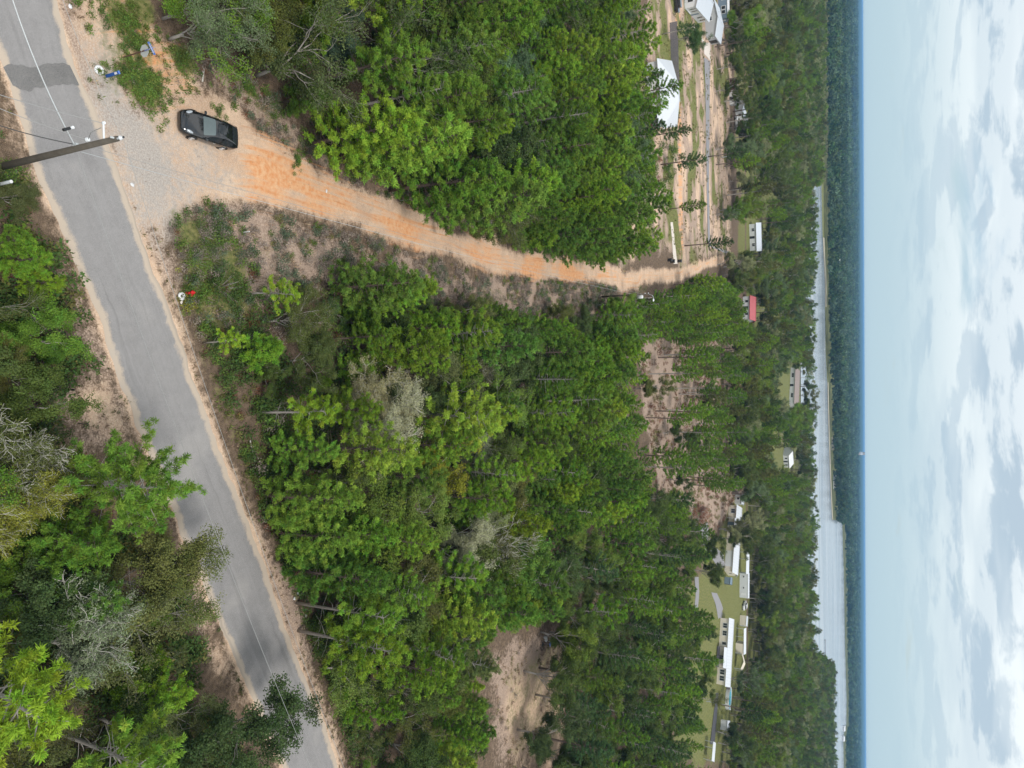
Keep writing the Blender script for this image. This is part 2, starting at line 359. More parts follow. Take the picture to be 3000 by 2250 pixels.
def water_mat():
    mt, t, b, out = newmat('river_water')
    geo = N(t, 'ShaderNodeNewGeometry').outputs['Position']
    b.inputs['Base Color'].default_value = (0.30, 0.335, 0.36, 1); b.inputs['Roughness'].default_value = 0.18; b.inputs['IOR'].default_value = 1.33
    bn = N(t, 'ShaderNodeBump'); bn.inputs['Strength'].default_value = 0.28; bn.inputs['Distance'].default_value = 0.6
    wc = mixc(t, maprange(t, noise(t, scaled(t, geo, (0.004, 0.022, 1)), 1.0, 4, 0.6), .38, .64), (0.22, 0.26, 0.29), (0.38, 0.41, 0.43)); t.links.new(wc, b.inputs['Base Color'])
    f = mathn(t, 'ADD', noise(t, scaled(t, geo, (0.05, 0.25, 1)), 1.0, 3), noise(t, scaled(t, geo, (0.006, 0.02, 1)), 1.0, 3))
    t.links.new(f, bn.inputs['Height']); t.links.new(bn.outputs[0], b.inputs['Normal']); return mt
M['water'] = water_mat()
# ------------------------------------------------------------------ ground, roads, river
ROAD_L = [(-120, -150), (-60, -10), (-14, 95), (6, 150), (25, 195), (47, 265), (73, 350), (92, 412), (120, 470), (160, 563), (175, 600), (215, 693), (240, 773), (261, 826), (295, 918), (318, 973), (387, 1138), (400, 1176), (469, 1332), (509, 1431), (549, 1520), (612, 1659), (680, 1810), (790, 2060), (960, 2500)]
ROAD_R = [(40, -250), (110, -45), (135, 60), (150, 110), (175, 170), (212, 257), (240, 322), (265, 397), (272, 413), (290, 463), (315, 548), (350, 630), (380, 705), (420, 826), (450, 908), (475, 976), (512, 1066), (553, 1176), (577, 1239), (596, 1302), (629, 1391), (664, 1479), (700, 1565), (728, 1657), (790, 1830), (880, 2060), (1035, 2470)]
DIRT_LOW = [(362, 478), (400, 458), (470, 440), (553, 443), (678, 475), (778, 503), (878, 533), (978, 553), (1053, 588), (1106, 595), (1218, 605), (1331, 613), (1341, 633), (1381, 630), (1388, 613), (1468, 608), (1526, 580), (1568, 568)]
DIRT_UP = [(330, 240), (400, 200), (450, 200), (512, 225), (553, 275), (628, 330), (765, 400), (866, 440), (978, 498), (1053, 488), (1085, 535), (1181, 550), (1281, 563), (1343, 582), (1456, 580), (1506, 563), (1566, 548)]
DIRT = [(212, 257)] + DIRT_UP + DIRT_LOW[::-1] + [(350, 520), (290, 463), (265, 397), (240, 322)]
SHOULDER = [(135, -40), (300, -40), (350, 70), (412, 120), (450, 200), (400, 230), (330, 250), (212, 257), (175, 170), (150, 110)]
LEFT_SAND = [(0, 165), (25, 195), (47, 265), (73, 350), (92, 412), (120, 470), (160, 563), (175, 600), (215, 693), (240, 773), (261, 826), (295, 918), (318, 973), (387, 1138), (400, 1176), (469, 1332), (509, 1431), (549, 1520), (612, 1659), (585, 1659), (510, 1520), (440, 1430), (415, 1330), (370, 1180), (350, 1140), (250, 980), (160, 950), (145, 850), (205, 800), (180, 700), (138, 600), (92, 470), (50, 410), (20, 330), (-20, 290)]
RIGHT_SAND = [(272, 413), (290, 463), (315, 548), (350, 630), (380, 705), (420, 826), (450, 908), (475, 976), (512, 1066), (553, 1176), (577, 1239), (629, 1391), (664, 1479), (700, 1565), (728, 1657), (762, 1657), (727, 1560), (695, 1475), (660, 1391), (610, 1239), (583, 1176), (540, 1060), (505, 970), (475, 900), (445, 815), (412, 700), (390, 640), (365, 560), (352, 500)]
APRON = [(175, 170), (212, 257), (272, 413), (300, 470), (370, 470), (430, 420), (500, 385), (400, 330), (300, 250), (225, 140), (190, 100)]
ORANGE = [(540, 378), (580, 335), (635, 350), (700, 378), (765, 408), (866, 450), (978, 505), (1100, 560), (1330, 590), (1330, 606), (1100, 588), (980, 548), (880, 525), (780, 495), (680, 465), (560, 420)]
ORANGE2 = [(205, -30), (295, -30), (340, 70), (400, 130), (420, 200), (330, 230), (270, 130)]
DRYZ = [(400, 460), (553, 450), (778, 510), (1053, 595), (1331, 620), (1310, 700), (1130, 680), (960, 660), (860, 630), (700, 630), (560, 660), (480, 520)]
DRY2 = [(450, 190), (412, 100), (470, 120), (560, 180), (640, 260), (700, 320), (790, 410), (900, 405), (1000, 410), (1050, 480), (978, 498), (866, 440), (765, 400), (628, 330), (553, 275)]
VERGE = [(440, 780), (490, 850), (570, 1060), (640, 1250), (740, 1480), (820, 1657), (762, 1657), (695, 1475), (610, 1239), (540, 1060), (445, 815)]
SCRUB = [(362, 470), (440, 425), (500, 470), (560, 560), (560, 640), (600, 700), (560, 800), (440, 790), (390, 640)]
CLEAR = [(1065, 1440), (1110, 1390), (1235, 1370), (1270, 1400), (1240, 1480), (1190, 1659), (1080, 1659)]
PINK = [(1375, 775), (1480, 690), (1600, 740), (1600, 1060), (1590, 1130), (1540, 1140), (1420, 1070), (1400, 930)]
FIELD = [(1400, -60), (1588, -60), (1580, 200), (1578, 545), (1540, 560), (1470, 585), (1420, 520), (1330, 600), (1320, 150), (1390, 120)]
LAWN = [(1455, 1659), (1450, 1420), (1490, 1260), (1560, 1130), (1590, 1060), (1620, 1080), (1622, 1659)]
LAWN2 = [(1600, 380), (1625, 360), (1640, 560), (1590, 580)]
LOT = [(1583, 40), (1606, 60), (1612, 420), (1590, 430)]
def ladder(pts, n):
    P = np.array([p[:2] for p in pts], float); L = np.concatenate([[0], np.cumsum(np.hypot(*np.diff(P, axis=0).T))])
    s = np.linspace(0, L[-1], n); return np.stack([np.interp(s, L, P[:, 0]), np.interp(s, L, P[:, 1])], 1), s
def smooth_line(P, k=5):
    Q = P.copy()
    for _ in range(k): Q[1:-1] = 0.25 * Q[:-2] + 0.5 * Q[1:-1] + 0.25 * Q[2:]
    return Q
def axis_steps(segs):
    out = [segs[0][0]]
    for a, b, s0, s1 in segs:
        p = a
        while p < b:
            f = (p - a) / (b - a); p += s0 * (s1 / s0) ** f; out.append(min(p, b))
    return np.unique(np.round(out, 4))
ys = axis_steps([(-60, 12, 10, .8), (12, 105, .42, .5), (105, 300, .5, 3), (300, 26000, 4, 1500)])
xr = axis_steps([(0, 55, .45, .5), (55, 160, .5, 3), (160, 16000, 5, 1500)])
xs = np.concatenate([-xr[:0:-1], xr])
GX, GY = np.meshgrid(xs, ys); gx = GX.ravel(); gy = GY.ravel()
near = (gy > 10) & (gy < 300) & (np.abs(gx) < 170)
def mask(poly, level, width, lim=near):
    r = np.zeros(gx.shape); w = wpoly(poly); d = sdist(gx[lim], gy[lim], w) + (fbm(gx[lim], gy[lim], 2.5 + width * 2.2) - .5) * (width * 2.6 if width > 2.2 else width * 1.0)
    r[lim] = level * np.clip(d / width * 0.5 + 0.5, 0, 1); return r
mx_ = np.maximum.reduce
dirt_w = wpoly(DIRT)
m_sand = mx_([mask(DIRT, .95, 1.6), mask(SHOULDER, .70, 1.2), mask(LEFT_SAND, .56, 1.2), mask(RIGHT_SAND, .56, .9), mask(CLEAR, .70, 5), mask(FIELD, .54, 5), mask(PINK, .22, 4)])
m_orange = mx_([mask(ORANGE, .98, 2.4), mask(DIRT[1:-4], .40, 1.2) * np.clip((gy - 44) / 6, 0, 1), mask(ORANGE2, .72, 1.8), mask([(1456, -40), (1469, -40), (1477, 545), (1466, 575), (1464, 300)], .55, 1.0)])
m_grey = mx_([mask(APRON, .84, 3.2)])
m_dry = mx_([mask(DRYZ, .80, 2.5), mask(DRY2, .72, 2), mask(PINK, .85, 4), mask(RIGHT_SAND, .8, 3), mask(LEFT_SAND, .8, 4), mask(CLEAR, .9, 6), mask(SHOULDER, .9, 3), mask(FIELD, .8, 5)])
m_green = mx_([mask(VERGE, .64, 1.2), mask(SCRUB, .60, 2), mask(DRYZ, .36, 2), mask(DRY2, .48, 2), mask(FIELD, .50, 3), mask(LAWN, .66, 3), mask(LAWN2, .62, 3), mask(LOT, .55, 3), mask(CLEAR, .44, 3), mask(SHOULDER, .44, 2), mask(LEFT_SAND, .36, 1.5), mask(RIGHT_SAND, .34, 1.0)])
for (a, b, r) in ((270, 40, 2.2), (295, 90, 1.6), (285, 165, 2.0), (312, 190, 2.2), (330, 180, 1.4), (540, 190, 1.2), (395, 130, 1.6), (300, 150, 1.2), (310, 20, 1.6)):
    cx_, cy_ = atv(a, b)[:2]; m_green = np.maximum(m_green, .8 * np.clip(1.2 - np.hypot((gx - cx_), gy - cy_) / r, 0, 1))
m_green = np.where(gy > 300, .75, m_green)
dlow = np.full(gx.shape, 0.0); lim = near
dlow[lim] = sdist(gx[lim], gy[lim], wpoly(DIRT_LOW), closed=False)
m_rut = mask(DIRT[1:-4], 1.0, .8) * (gy > 40)
streak = np.stack([np.where(dlow > 0, dlow, gx), gy, np.zeros_like(gx)], 1)
road_w = wpoly(ROAD_L) + wpoly(ROAD_R)[::-1]
gz = (fbm(gx, gy, 6.0) - .5) * 0.35 * np.clip((m_rut * 0 + 1) - m_sand, 0, 1) * near
road_w = wpoly(ROAD_L) + wpoly(ROAD_R)[::-1]
rd = np.full(gx.shape, -99.0); rd[near] = sdist(gx[near], gy[near], road_w)
m_sand = np.maximum(m_sand, .95 * np.clip((rd + .45 + fbm(gx, gy, 3.0) * .8) / 1.1, 0, 1))
fl = np.clip((sdist(gx, gy, wpoly(FIELD)) + (fbm(gx, gy, 12.) - .5) * 14) / 6, 0, 1) * near; pt = fbm(gx * .55, gy, 5.5)
m_sand = m_sand * (1 - fl) + fl * (.12 + 1.05 * np.clip((pt - .42) * 3.2, 0, 1)) * .66
m_green = m_green * (1 - fl) + fl * np.clip((.60 - pt) * 3.6, 0, 1) * .90
gz = np.where(rd > -1.5, 0, gz) + np.where(rd > .5, -.05, 0)
ny_, nx_ = GX.shape
idx = np.arange(nx_ * ny_).reshape(ny_, nx_)
quads = np.stack([idx[:-1, :-1], idx[:-1, 1:], idx[1:, 1:], idx[1:, :-1]], -1).reshape(-1, 4)
qc = np.stack([gx[quads].mean(1), gy[quads].mean(1)], 1)
qn = (qc[:, 1] > 15) & (qc[:, 1] < 290) & (np.abs(qc[:, 0]) < 80)
isd = np.zeros(len(quads), bool); isd[qn] = inpoly(qc[qn, 0], qc[qn, 1], dirt_w)
def ground_obj(name, Q):
    u, inv = np.unique(Q, return_inverse=True)
    V = np.stack([gx, gy, gz], 1)[u]
    A = dict(sand=('FLOAT', m_sand[u]), orange=('FLOAT', m_orange[u]), grey=('FLOAT', m_grey[u]), dry=('FLOAT', m_dry[u]), green=('FLOAT', m_green[u]), rut=('FLOAT', m_rut[u]), streak=('FLOAT_VECTOR', streak[u]))
    return tag(mesh_np(name, V, inv.reshape(Q.shape), M['soil'], smooth=True, attrs=A), kind='structure')
ground_obj('ground', quads[~isd]); ground_obj('dirt_road', quads[isd])
def strip(name, Lp, Rp, mat, z=0.006, n=300, k=16, ejit=0.10, kind='structure', smooth_n=6, edge_w=0.55):
    A, s = ladder(Lp, n); B, _ = ladder(Rp, n); A = smooth_line(A, smooth_n); B = smooth_line(B, smooth_n)
    t = np.linspace(0, 1, k); V = []; lane = []; edge = []
    W = np.hypot(*(B - A).T)
    ja = (fbm(A[:, 0], A[:, 1], 1.3) - .5) * 2 * ejit; jb = (fbm(B[:, 0] + 40, B[:, 1], 1.3) - .5) * 2 * ejit
    d = (B - A) / W[:, None]; A = A + d * ja[:, None]; B = B + d * jb[:, None]
    P = A[:, None, :] + (B - A)[:, None, :] * t[None, :, None]
    Z = np.full(P.shape[:2], z) + 0.0
    V = np.dstack([P, Z]).reshape(-1, 3)
    lane = np.dstack([np.tile(t, (n, 1)) * W.mean(), np.tile(s[:, None], (1, k)), np.zeros((n, k))]).reshape(-1, 3)
    e = np.minimum(t[None, :] * W[:, None], (1 - t[None, :]) * W[:, None]); edge = np.clip(1 - e / edge_w, 0, 1).ravel()
    ii = np.arange(n * k).reshape(n, k); Q = np.stack([ii[:-1, :-1], ii[:-1, 1:], ii[1:, 1:], ii[1:, :-1]], -1).reshape(-1, 4)
    return tag(mesh_np(name, V, Q, mat, attrs=dict(lane=('FLOAT_VECTOR', lane), edge=('FLOAT', edge))), kind=kind)
# the two edges are paired by perpendicular stations along the road
RLw = np.array(wpoly(ROAD_L)); RRw = np.array(wpoly(ROAD_R))
strip('asphalt_road', RLw, RRw, M['asphalt'], z=0.012, n=520, k=26, ejit=.2, edge_w=.9)
strip('asphalt_patch', wpoly([(4, 140), (22, 137), (60, 140), (95, 138), (150, 140)]), wpoly([(30, 190), (60, 196), (80, 188), (130, 186), (172, 186)]), M['patch'], z=0.018, n=140, k=14, ejit=.35, smooth_n=0)
def sheet(name, pts, mat, z, kind='structure'):
    return tag(MB().face([(p[0], p[1], z) for p in pts]).build(name, mat), kind=kind)
strip('paved_driveway', [at(2062, 168)[:2], at(2066, 250)[:2], at(2070, 560)[:2], at(2074, 720)[:2], at(2125, 742)[:2]], [at(2081, 180)[:2], at(2079, 250)[:2], at(2077, 560)[:2], at(2080, 720)[:2], at(2140, 738)[:2]], M['drive'], z=.07, n=80, k=5, ejit=.2)
sheet('concrete_driveway', [at(2062, 125)[:2], at(2080, 125)[:2], at(2081, 178)[:2], at(2062, 157)[:2]], M['concrete'], .09)
sheet('concrete_path', [at(2030, 80)[:2], at(2034, 80)[:2], at(2062, 120)[:2], at(2062, 130)[:2]], M['concrete'], .085)
strip('gravel_lane', wpoly([(1448, 480), (1451, 520), (1455, 570)]), wpoly([(1453, 480), (1457, 520), (1463, 570)]), M['concrete'], z=.07, n=20, k=3, ejit=.4, smooth_n=1)
strip('paved_lane', [at(2034, 1690)[:2], at(2038, 1740)[:2], at(2032, 1800)[:2]], [at(2046, 1690)[:2], at(2048, 1740)[:2], at(2042, 1800)[:2]], M['drive'], z=.07, n=30, k=5, ejit=.3)
strip('curved_drive', [at(2083, 1735)[:2], at(2096, 1770)[:2], at(2103, 1810)[:2], at(2106, 1828)[:2]], [at(2100, 1738)[:2], at(2112, 1765)[:2], at(2119, 1785)[:2], at(2110, 1828)[:2]], M['drive'], z=.07, n=30, k=4, ejit=.3)
strip('gravel_yard', [at(2050, 1530)[:2], at(2058, 1600)[:2], at(2092, 1645)[:2], at(2108, 1668)[:2]], [at(2072, 1530)[:2], at(2082, 1595)[:2], at(2120, 1622)[:2], at(2124, 1660)[:2]], M['drive'], z=.066, n=30, k=5, ejit=.5)
strip('dark_driveway', [at(2080, 2180)[:2], at(2088, 2110)[:2], at(2094, 2060)[:2], at(2097, 2030)[:2]], [at(2093, 2180)[:2], at(2099, 2110)[:2], at(2103, 2060)[:2], at(2105, 2030)[:2]], M['darkdrive'], z=.07, n=30, k=4, ejit=.1)
# river with its far shore (traced), far fields
SHORE = [(2392, -400), (2398, 0), (2402, 300), (2406, 560), (2409, 696), (2416, 831), (2416, 899), (2418, 1034), (2423, 1120), (2426, 1256), (2430, 1374), (2435, 1493), (2437, 1522), (2467, 1528), (2472, 1680), (2476, 1920), (2480, 2051), (2479, 2120), (2470, 2160), (2472, 2250), (2474, 2700)]
shore_w = [at(a, b)[:2] for a, b in SHORE]
river_far = [at(2404, 480)[:2]] + [at(a, b)[:2] for a, b in SHORE[3:]]
near_bank = [(1100, 640), (560, 660), (330, 620), (230, 580), (-120, 570), (-210, 700)]
sheet('river', river_far + near_bank, M['water'], 0.35)
bank = [at(a + (7 if b < 1522 else 1.2), b)[:2] for a, b in SHORE]
for a, b, n_, wd in ((4, 7, 'river_bank', 4.5), (8, 13, 'river_bank', 2.6)):
    sheet(n_, [(x, y) for x, y in shore_w[a:b]] + [at(X + wd, Y)[:2] for X, Y in SHORE[a:b]][::-1], M['tan'], 0.7)
sheet('far_field', [at(2483, 250)[:2], at(2491, 250)[:2], at(2490.5, 480)[:2], at(2482, 500)[:2], at(2481, 380)[:2]], M['field'], 3.0)
sheet('far_sand_strip', [at(2482, 40)[:2], at(2484, 40)[:2], at(2489.5, 180)[:2], at(2487, 180)[:2]], M['tan'], 3.0)
# ------------------------------------------------------------------ vegetation prototypes
def unit(a): return a / (np.linalg.norm(a, axis=-1, keepdims=True) + 1e-9)
class Leaves:
    """quads in numpy: centre, direction, length, width -> one crown mesh"""
    def __init__(s): s.c = []; s.d = []; s.l = []; s.w = []; s.n = []; s.var = []; s.hue = []
    def add(s, c, d, l, w, n, var, hue):
        k = len(c); s.c.append(c); s.d.append(d); s.l.append(np.broadcast_to(l, (k,))); s.w.append(np.broadcast_to(w, (k,)))
        s.n.append(np.broadcast_to(n, (k, 3))); s.var.append(np.broadcast_to(var, (k,))); s.hue.append(np.broadcast_to(hue, (k,)))
    def arrays(s):
        c, d, l, w, n = (np.concatenate(q) for q in (s.c, s.d, s.l, s.w, s.n)); d = unit(d)
        sd_ = unit(np.cross(d, unit(rng.normal(size=d.shape)))) * w[:, None] * .5
        V = np.stack([c, c + d * l[:, None] * .55 + sd_, c + d * l[:, None], c + d * l[:, None] * .55 - sd_], 1).reshape(-1, 3)
        F = np.arange(len(c) * 4).reshape(-1, 4)
        rep = lambda a: np.repeat(np.concatenate(a), 4)
        return V, F, dict(puff=('FLOAT_VECTOR', np.repeat(n, 4, 0)), var=('FLOAT', rep(s.var)), hue=('FLOAT', rep(s.hue)))
def pine_parts(seed, h, R, base=0.42, dens=1.0, nb=58, dead=9, lean=0.35, puffy=1.65, needle=0.31, nw=.052):
    r = random.Random(seed); g = np.random.default_rng(seed); L = Leaves(); tb = MB()
    bend = (r.uniform(-lean, lean), r.uniform(-lean, lean))
    tp = lambda z: Vector((bend[0] * (z / h) ** 2, bend[1] * (z / h) ** 2, z))
    tb.tube([tp(h * q) for q in (-0.01, .25, .5, .75, .97)], [.17 * h / 12, .14 * h / 12, .10 * h / 12, .06 * h / 12, .015], 7)
    def tuft(c, d, size):
        k = int(42 * dens); dirs = unit(np.array(d) * .35 + np.array([0, 0, .35]) + g.normal(size=(k, 3)) * .85)
        pn = unit(np.array(d) * .35 + np.array([0, 0, .8]))
        cc = np.array(c) + g.normal(size=(k, 3)) * size * .20
        n = unit(dirs * .75 + pn * .6)
        L.add(cc, dirs, size * g.uniform(.5, .95, k), nw * g.uniform(.7, 1.3, k), n, np.clip(r.random() * .75 + g.random(k) * .25, 0, 1), np.clip(r.gauss(.5, .22), 0, 1))
    for i in range(nb):
        q = (i + r.random()) / nb; q = q ** .88
        z = h * (base + (0.985 - base) * q); az = i * 2.399 + r.uniform(-.5, .5)
        prof = math.sin(math.pi * min(1, .30 + .70 * q) ** 1.0) ** .6 if q < .97 else .25
        prof = max(.16, min(1.0, (1.02 - q) ** .62 * 1.12)) * (.72 + .28 * min(1, q * 4))
        bl = R * prof * r.uniform(.55, 1.2)
        up = r.uniform(.05, .30) + q * .45
        p0 = tp(z); d = Vector((math.cos(az), math.sin(az), 0))
        p1 = p0 + d * bl * .55 + Vector((0, 0, bl * up * .35)); p2 = p0 + d * bl + Vector((0, 0, bl * up))
        tb.tube([p0, p1, p2], [.038, .026, .012], 3, caps=False)
        nt_ = max(3, int(bl / .36 * puffy))
        for j in range(nt_):
            f = 1 - (j / nt_) * .72 + r.uniform(-.05, .05)
            pc = p0.lerp(p1, f / .55) if f < .55 else p1.lerp(p2, (f - .55) / .45)
            side = d.cross(Vector((0, 0, 1))) * r.choice((-1, 1)) * r.uniform(.05, .42) * (bl * .20 + .16) * (1 if j else 0)
            c = pc + side + Vector((0, 0, r.uniform(-.05, .22)))
            dd = (d * .7 + side * .8 + Vector((0, 0, .4))).normalized()
            tuft(c, dd, needle * r.uniform(.8, 1.2))
            if r.random() < .4: tb.tube([pc, c], [.012, .008], 3, caps=False)
    for k in range(4): tuft(tp(h * .97) + Vector((r.uniform(-.15, .15), r.uniform(-.15, .15), r.uniform(-.2, .2))), Vector((0, 0, 1)), needle)
    for k in range(dead):
        z = h * r.uniform(base * .55, base * 1.25); az = r.uniform(0, 6.28); d = Vector((math.cos(az), math.sin(az), 0)); bl = R * r.uniform(.25, .7)
        tb.tube([tp(z), tp(z) + d * bl * .6 + Vector((0, 0, .1)), tp(z) + d * bl + Vector((0, 0, r.uniform(-.2, .3)))], [.025, .015, .006], 3, caps=False)
    return tb, L
def branchy(tb, r, p, d, ln, rad, depth, tips, spread=.75, up=.12, split=(2, 3), minr=.007, seg=3):
    pts = [p]; dd = d.copy(); q = p
    for i in range(seg):
        dd = (dd + Vector((r.gauss(0, .16), r.gauss(0, .16), r.gauss(up * .5, .12)))).normalized(); q = q + dd * ln / seg; pts.append(q)
    tb.tube(pts, [max(minr, rad * (1 - .45 * i / seg)) for i in range(seg + 1)], 4 if rad > .04 else 3, caps=False)
    tips.append((pts[len(pts) // 2 + 0], dd, depth + .5)); tips.append((q, dd, depth))
    if depth <= 0: return
    for k in range(r.randint(*split)):
        a = Vector((r.gauss(0, 1), r.gauss(0, 1), r.gauss(up * 2, .6))).normalized()
        nd = (dd + a * spread).normalized(); s0 = pts[-1] if k == 0 else pts[r.randint(1, seg)]
        branchy(tb, r, s0, nd, ln * r.uniform(.58, .82), rad * .58, depth - 1, tips, spread, up, split, minr, seg)
def oak_parts(seed, h, R, leaf=.17, per=46, depth=4, sparse=0.0, clump=.62, low=.22, split=(2, 3), minr=.007):
    r = random.Random(seed); g = np.random.default_rng(seed); tb = MB(); L = Leaves(); tips = []
    t0 = Vector((0, 0, -.05)); t1 = Vector((r.uniform(-.3, .3), r.uniform(-.3, .3), h * low))
    tb.tube([t0, t1 * .5, t1], [.17 * h / 9, .14 * h / 9, .12 * h / 9], 7)
    nb = 6
    for k in range(nb):
        az = k * 6.283 / nb + r.uniform(-.4, .4); el = r.uniform(.35, 1.25) if k else 1.5
        d = Vector((math.cos(az) * math.cos(el), math.sin(az) * math.cos(el), math.sin(el)))
        branchy(tb, r, t1 + Vector((0, 0, r.uniform(-.1, .15) * h)), d, (R if el < .9 else h * .8) * r.uniform(.36, .48), .085 * h / 9, depth, tips, .72, .10, split, minr)
    cen = Vector((0, 0, h * .55))
    for p, d, dep in tips:
        if dep > depth * .62 or r.random() < sparse: continue
        k = int(per * r.uniform(.6, 1.3)); nrm = np.array(((p - cen).normalized() * .6 + Vector((0, 0, .65))).normalized())
        off = unit(g.normal(size=(k, 3))) * (g.random(k) ** .45)[:, None] * clump * np.array([1, 1, .7]) * r.uniform(.7, 1.2)
        c = np.array(p) + off; n = unit(off / clump * .8 + nrm * .6)
        L.add(c, unit(g.normal(size=(k, 3)) + np.array([0, 0, -.15])), leaf * g.uniform(.7, 1.4, k), leaf * .62 * g.uniform(.7, 1.3, k), n, np.clip(r.random() * .6 + g.random(k) * .4, 0, 1), np.clip(r.gauss(.5, .18) + g.normal(size=k) * .08, 0, 1))
    return tb, L
def shrub_parts(seed, h, R, leaf=.10, n=26, per=40):
    r = random.Random(seed); g = np.random.default_rng(seed); tb = MB(); L = Leaves()
    for i in range(n):
        az = r.uniform(0, 6.28); rr = R * math.sqrt(r.random()); z = h * (1 - .55 * (rr / R) ** 2) * r.uniform(.45, 1.0)
        p = Vector((math.cos(az) * rr, math.sin(az) * rr, z)); tb.tube([(p.x * .2, p.y * .2, -.03), (p.x * .7, p.y * .7, z * .6), p], [.016, .012, .006], 3, caps=False)
        k = int(per * r.uniform(.6, 1.3)); off = unit(g.normal(size=(k, 3))) * (g.random(k) ** .45)[:, None] * R * .36
        nrm = np.array((p + Vector((0, 0, h * .4))).normalized())
        L.add(np.array(p) + off, unit(g.normal(size=(k, 3)) + np.array([0, 0, .5])), leaf * g.uniform(.7, 1.5, k), leaf * .5, unit(off / R * 1.6 + nrm * .7), np.clip(r.random() * .6 + g.random(k) * .4, 0, 1), np.clip(r.gauss(.5, .18), 0, 1))
    return tb, L
def thing_proto(name, tb, L, lm, bm, tname='trunk', cname='crown'):
    root = empty(name, (0, 0, -200))
    if L is not None:
        V, F, A = L.arrays(); mesh_np(cname, V, F, lm, root, attrs=A)
    tb.build(tname, bm, root, smooth=True)
    return root
PINE = [thing_proto('pine_tree', *pine_parts(100 + i, *a), M['needle'], M['greybark'] if i % 4 == 1 else M['bark']) for i, a in enumerate([
    (13, 2.9, .36), (14, 3.2, .40), (12, 2.7, .34), (15, 3.0, .45), (11, 2.6, .30), (13.5, 3.3, .42), (14.5, 2.8, .46), (12.5, 3.1, .38)])]
OPENP = [thing_proto('pine_tree', *pine_parts(200 + i, h, R, b, nb=n, dead=16, lean=.8, puffy=1.75, needle=.31, dens=1.55, nw=.042), M['needle'], M['greybark']) for i, (h, R, b, n) in enumerate([(11, 3.7, .36, 46), (10, 2.5, .48, 30), (13, 2.7, .55, 30)])]
SKIRT = [thing_proto('pine_tree', *pine_parts(270 + i, 11, 2.9, .10, nb=88, dead=2), M['needle'], M['bark']) for i in range(3)]
YOUNG = [thing_proto('pine_tree', *pine_parts(250 + i, 6, 2.0, .12, nb=44, dead=2, needle=.42), M['needle'], M['bark']) for i in range(3)]
OAK = [thing_proto('broadleaf_tree', *oak_parts(300 + i, *a), M['leaf'], M['greybark']) for i, a in enumerate([
    (9.5, 4.2), (8.5, 3.8), (10.5, 4.4), (8, 3.4), (9, 4.6), (11, 4.0)])]
WISP = [thing_proto('broadleaf_tree', *oak_parts(400 + i, h, R, .13, 26, 4, .22, .55), M['leaf'], M['greybark']) for i, (h, R) in enumerate([(7.5, 3.4), (8.5, 3.6), (6.5, 3.0)])]
def bare_parts(seed, h, R, depth=5, leafy=.35):
    r = random.Random(seed); tb, L = oak_parts(seed, h, R, .13, 16, depth, 1 - leafy, .5, .25, (2, 4), .015); return tb, L
BARE = [thing_proto('bleached_tree', *bare_parts(500 + i, h, R, 5, lf), M['leaf'], M['deadwood'], 'trunk', 'crown') for i, (h, R, lf) in enumerate([(9.5, 4.2, .75), (9, 3.8, .40), (8, 3.4, .25)])]
SHRUB = [thing_proto('shrub', *shrub_parts(600 + i, *a), M['leaf'], M['greybark'], 'stems', 'foliage') for i, a in enumerate([(1.3, 1.1), (1.8, 1.4), (0.9, .9), (2.4, 1.5)])]
PROTOS = PINE + OPENP + SKIRT + YOUNG + OAK + WISP + BARE + SHRUB
for p in PROTOS:
    for ch in p.children: ch['tcol'] = (0.08, 0.14, 0.03)
TINT = {'bright': (.205, .325, .034), 'green': (.148, .268, .030), 'mid': (.110, .205, .030), 'dark': (.070, .128, .038), 'olive': (.122, .142, .044), 'oakgreen': (.138, .212, .038), 'oakdark': (.082, .122, .036), 'yellowish': (.215, .248, .038), 'pale': (.36, .36, .17), 'grey': (.23, .27, .14), 'rusty': (.26, .10, .048), 'bluish': (.115, .175, .085)}
TWORD = {'bright': 'yellow-green', 'green': 'fresh-green', 'mid': 'mid-green', 'dark': 'dark', 'olive': 'olive', 'oakgreen': 'leafy-green', 'oakdark': 'deep-green', 'yellowish': 'yellowish', 'pale': 'straw-coloured', 'grey': 'grey-green', 'rusty': 'rusty', 'bluish': 'blue-green'}

# ------------------------------------------------------------------ where trees stand (crown centres traced on the photograph)
CAN_A = [(330, -420), (405, -40), (450, 65), (520, 105), (585, 155), (640, 225), (695, 275), (775, 335), (830, 372), (920, 375), (1000, 372), (1030, 420), (1075, 480), (1125, 512), (1230, 520), (1325, 548), (1390, 552), (1385, 470), (1500, 375), (1500, 320), (1440, 300), (1385, 250), (1375, 120), (1390, -40), (1400, -420)]
CAN_B = [(600, 645), (740, 625), (860, 612), (930, 622), (965, 680), (1040, 662), (1130, 690), (1290, 712), (1330, 665), (1400, 662), (1480, 632), (1540, 605), (1590, 625), (1600, 735), (1500, 730), (1400, 730), (1365, 790), (1405, 860), (1390, 930), (1410, 1000), (1405, 1060), (1310, 1115), (1230, 1125), (1195, 1200), (1175, 1330), (1075, 1370), (1050, 1460), (1070, 1560), (1060, 1700), (1100, 2200), (960, 2200), (800, 1700), (765, 1520), (735, 1420), (690, 1320), (640, 1220), (610, 1120), (590, 1020), (610, 950), (590, 870), (575, 760), (580, 690)]
CAN_BT = [(700, 650)] + CAN_B[1:-9] + [(1060, 1700), (1100, 2200), (970, 2200), (800, 1700)] + [(800, 1520), (775, 1420), (735, 1330), (725, 1220), (705, 1120), (675, 1020), (650, 950), (650, 860), (690, 760)]
CAN_F = [(1500, 735), (1590, 700), (1600, 900), (1590, 1070), (1530, 1100), (1490, 1050), (1510, 900)]
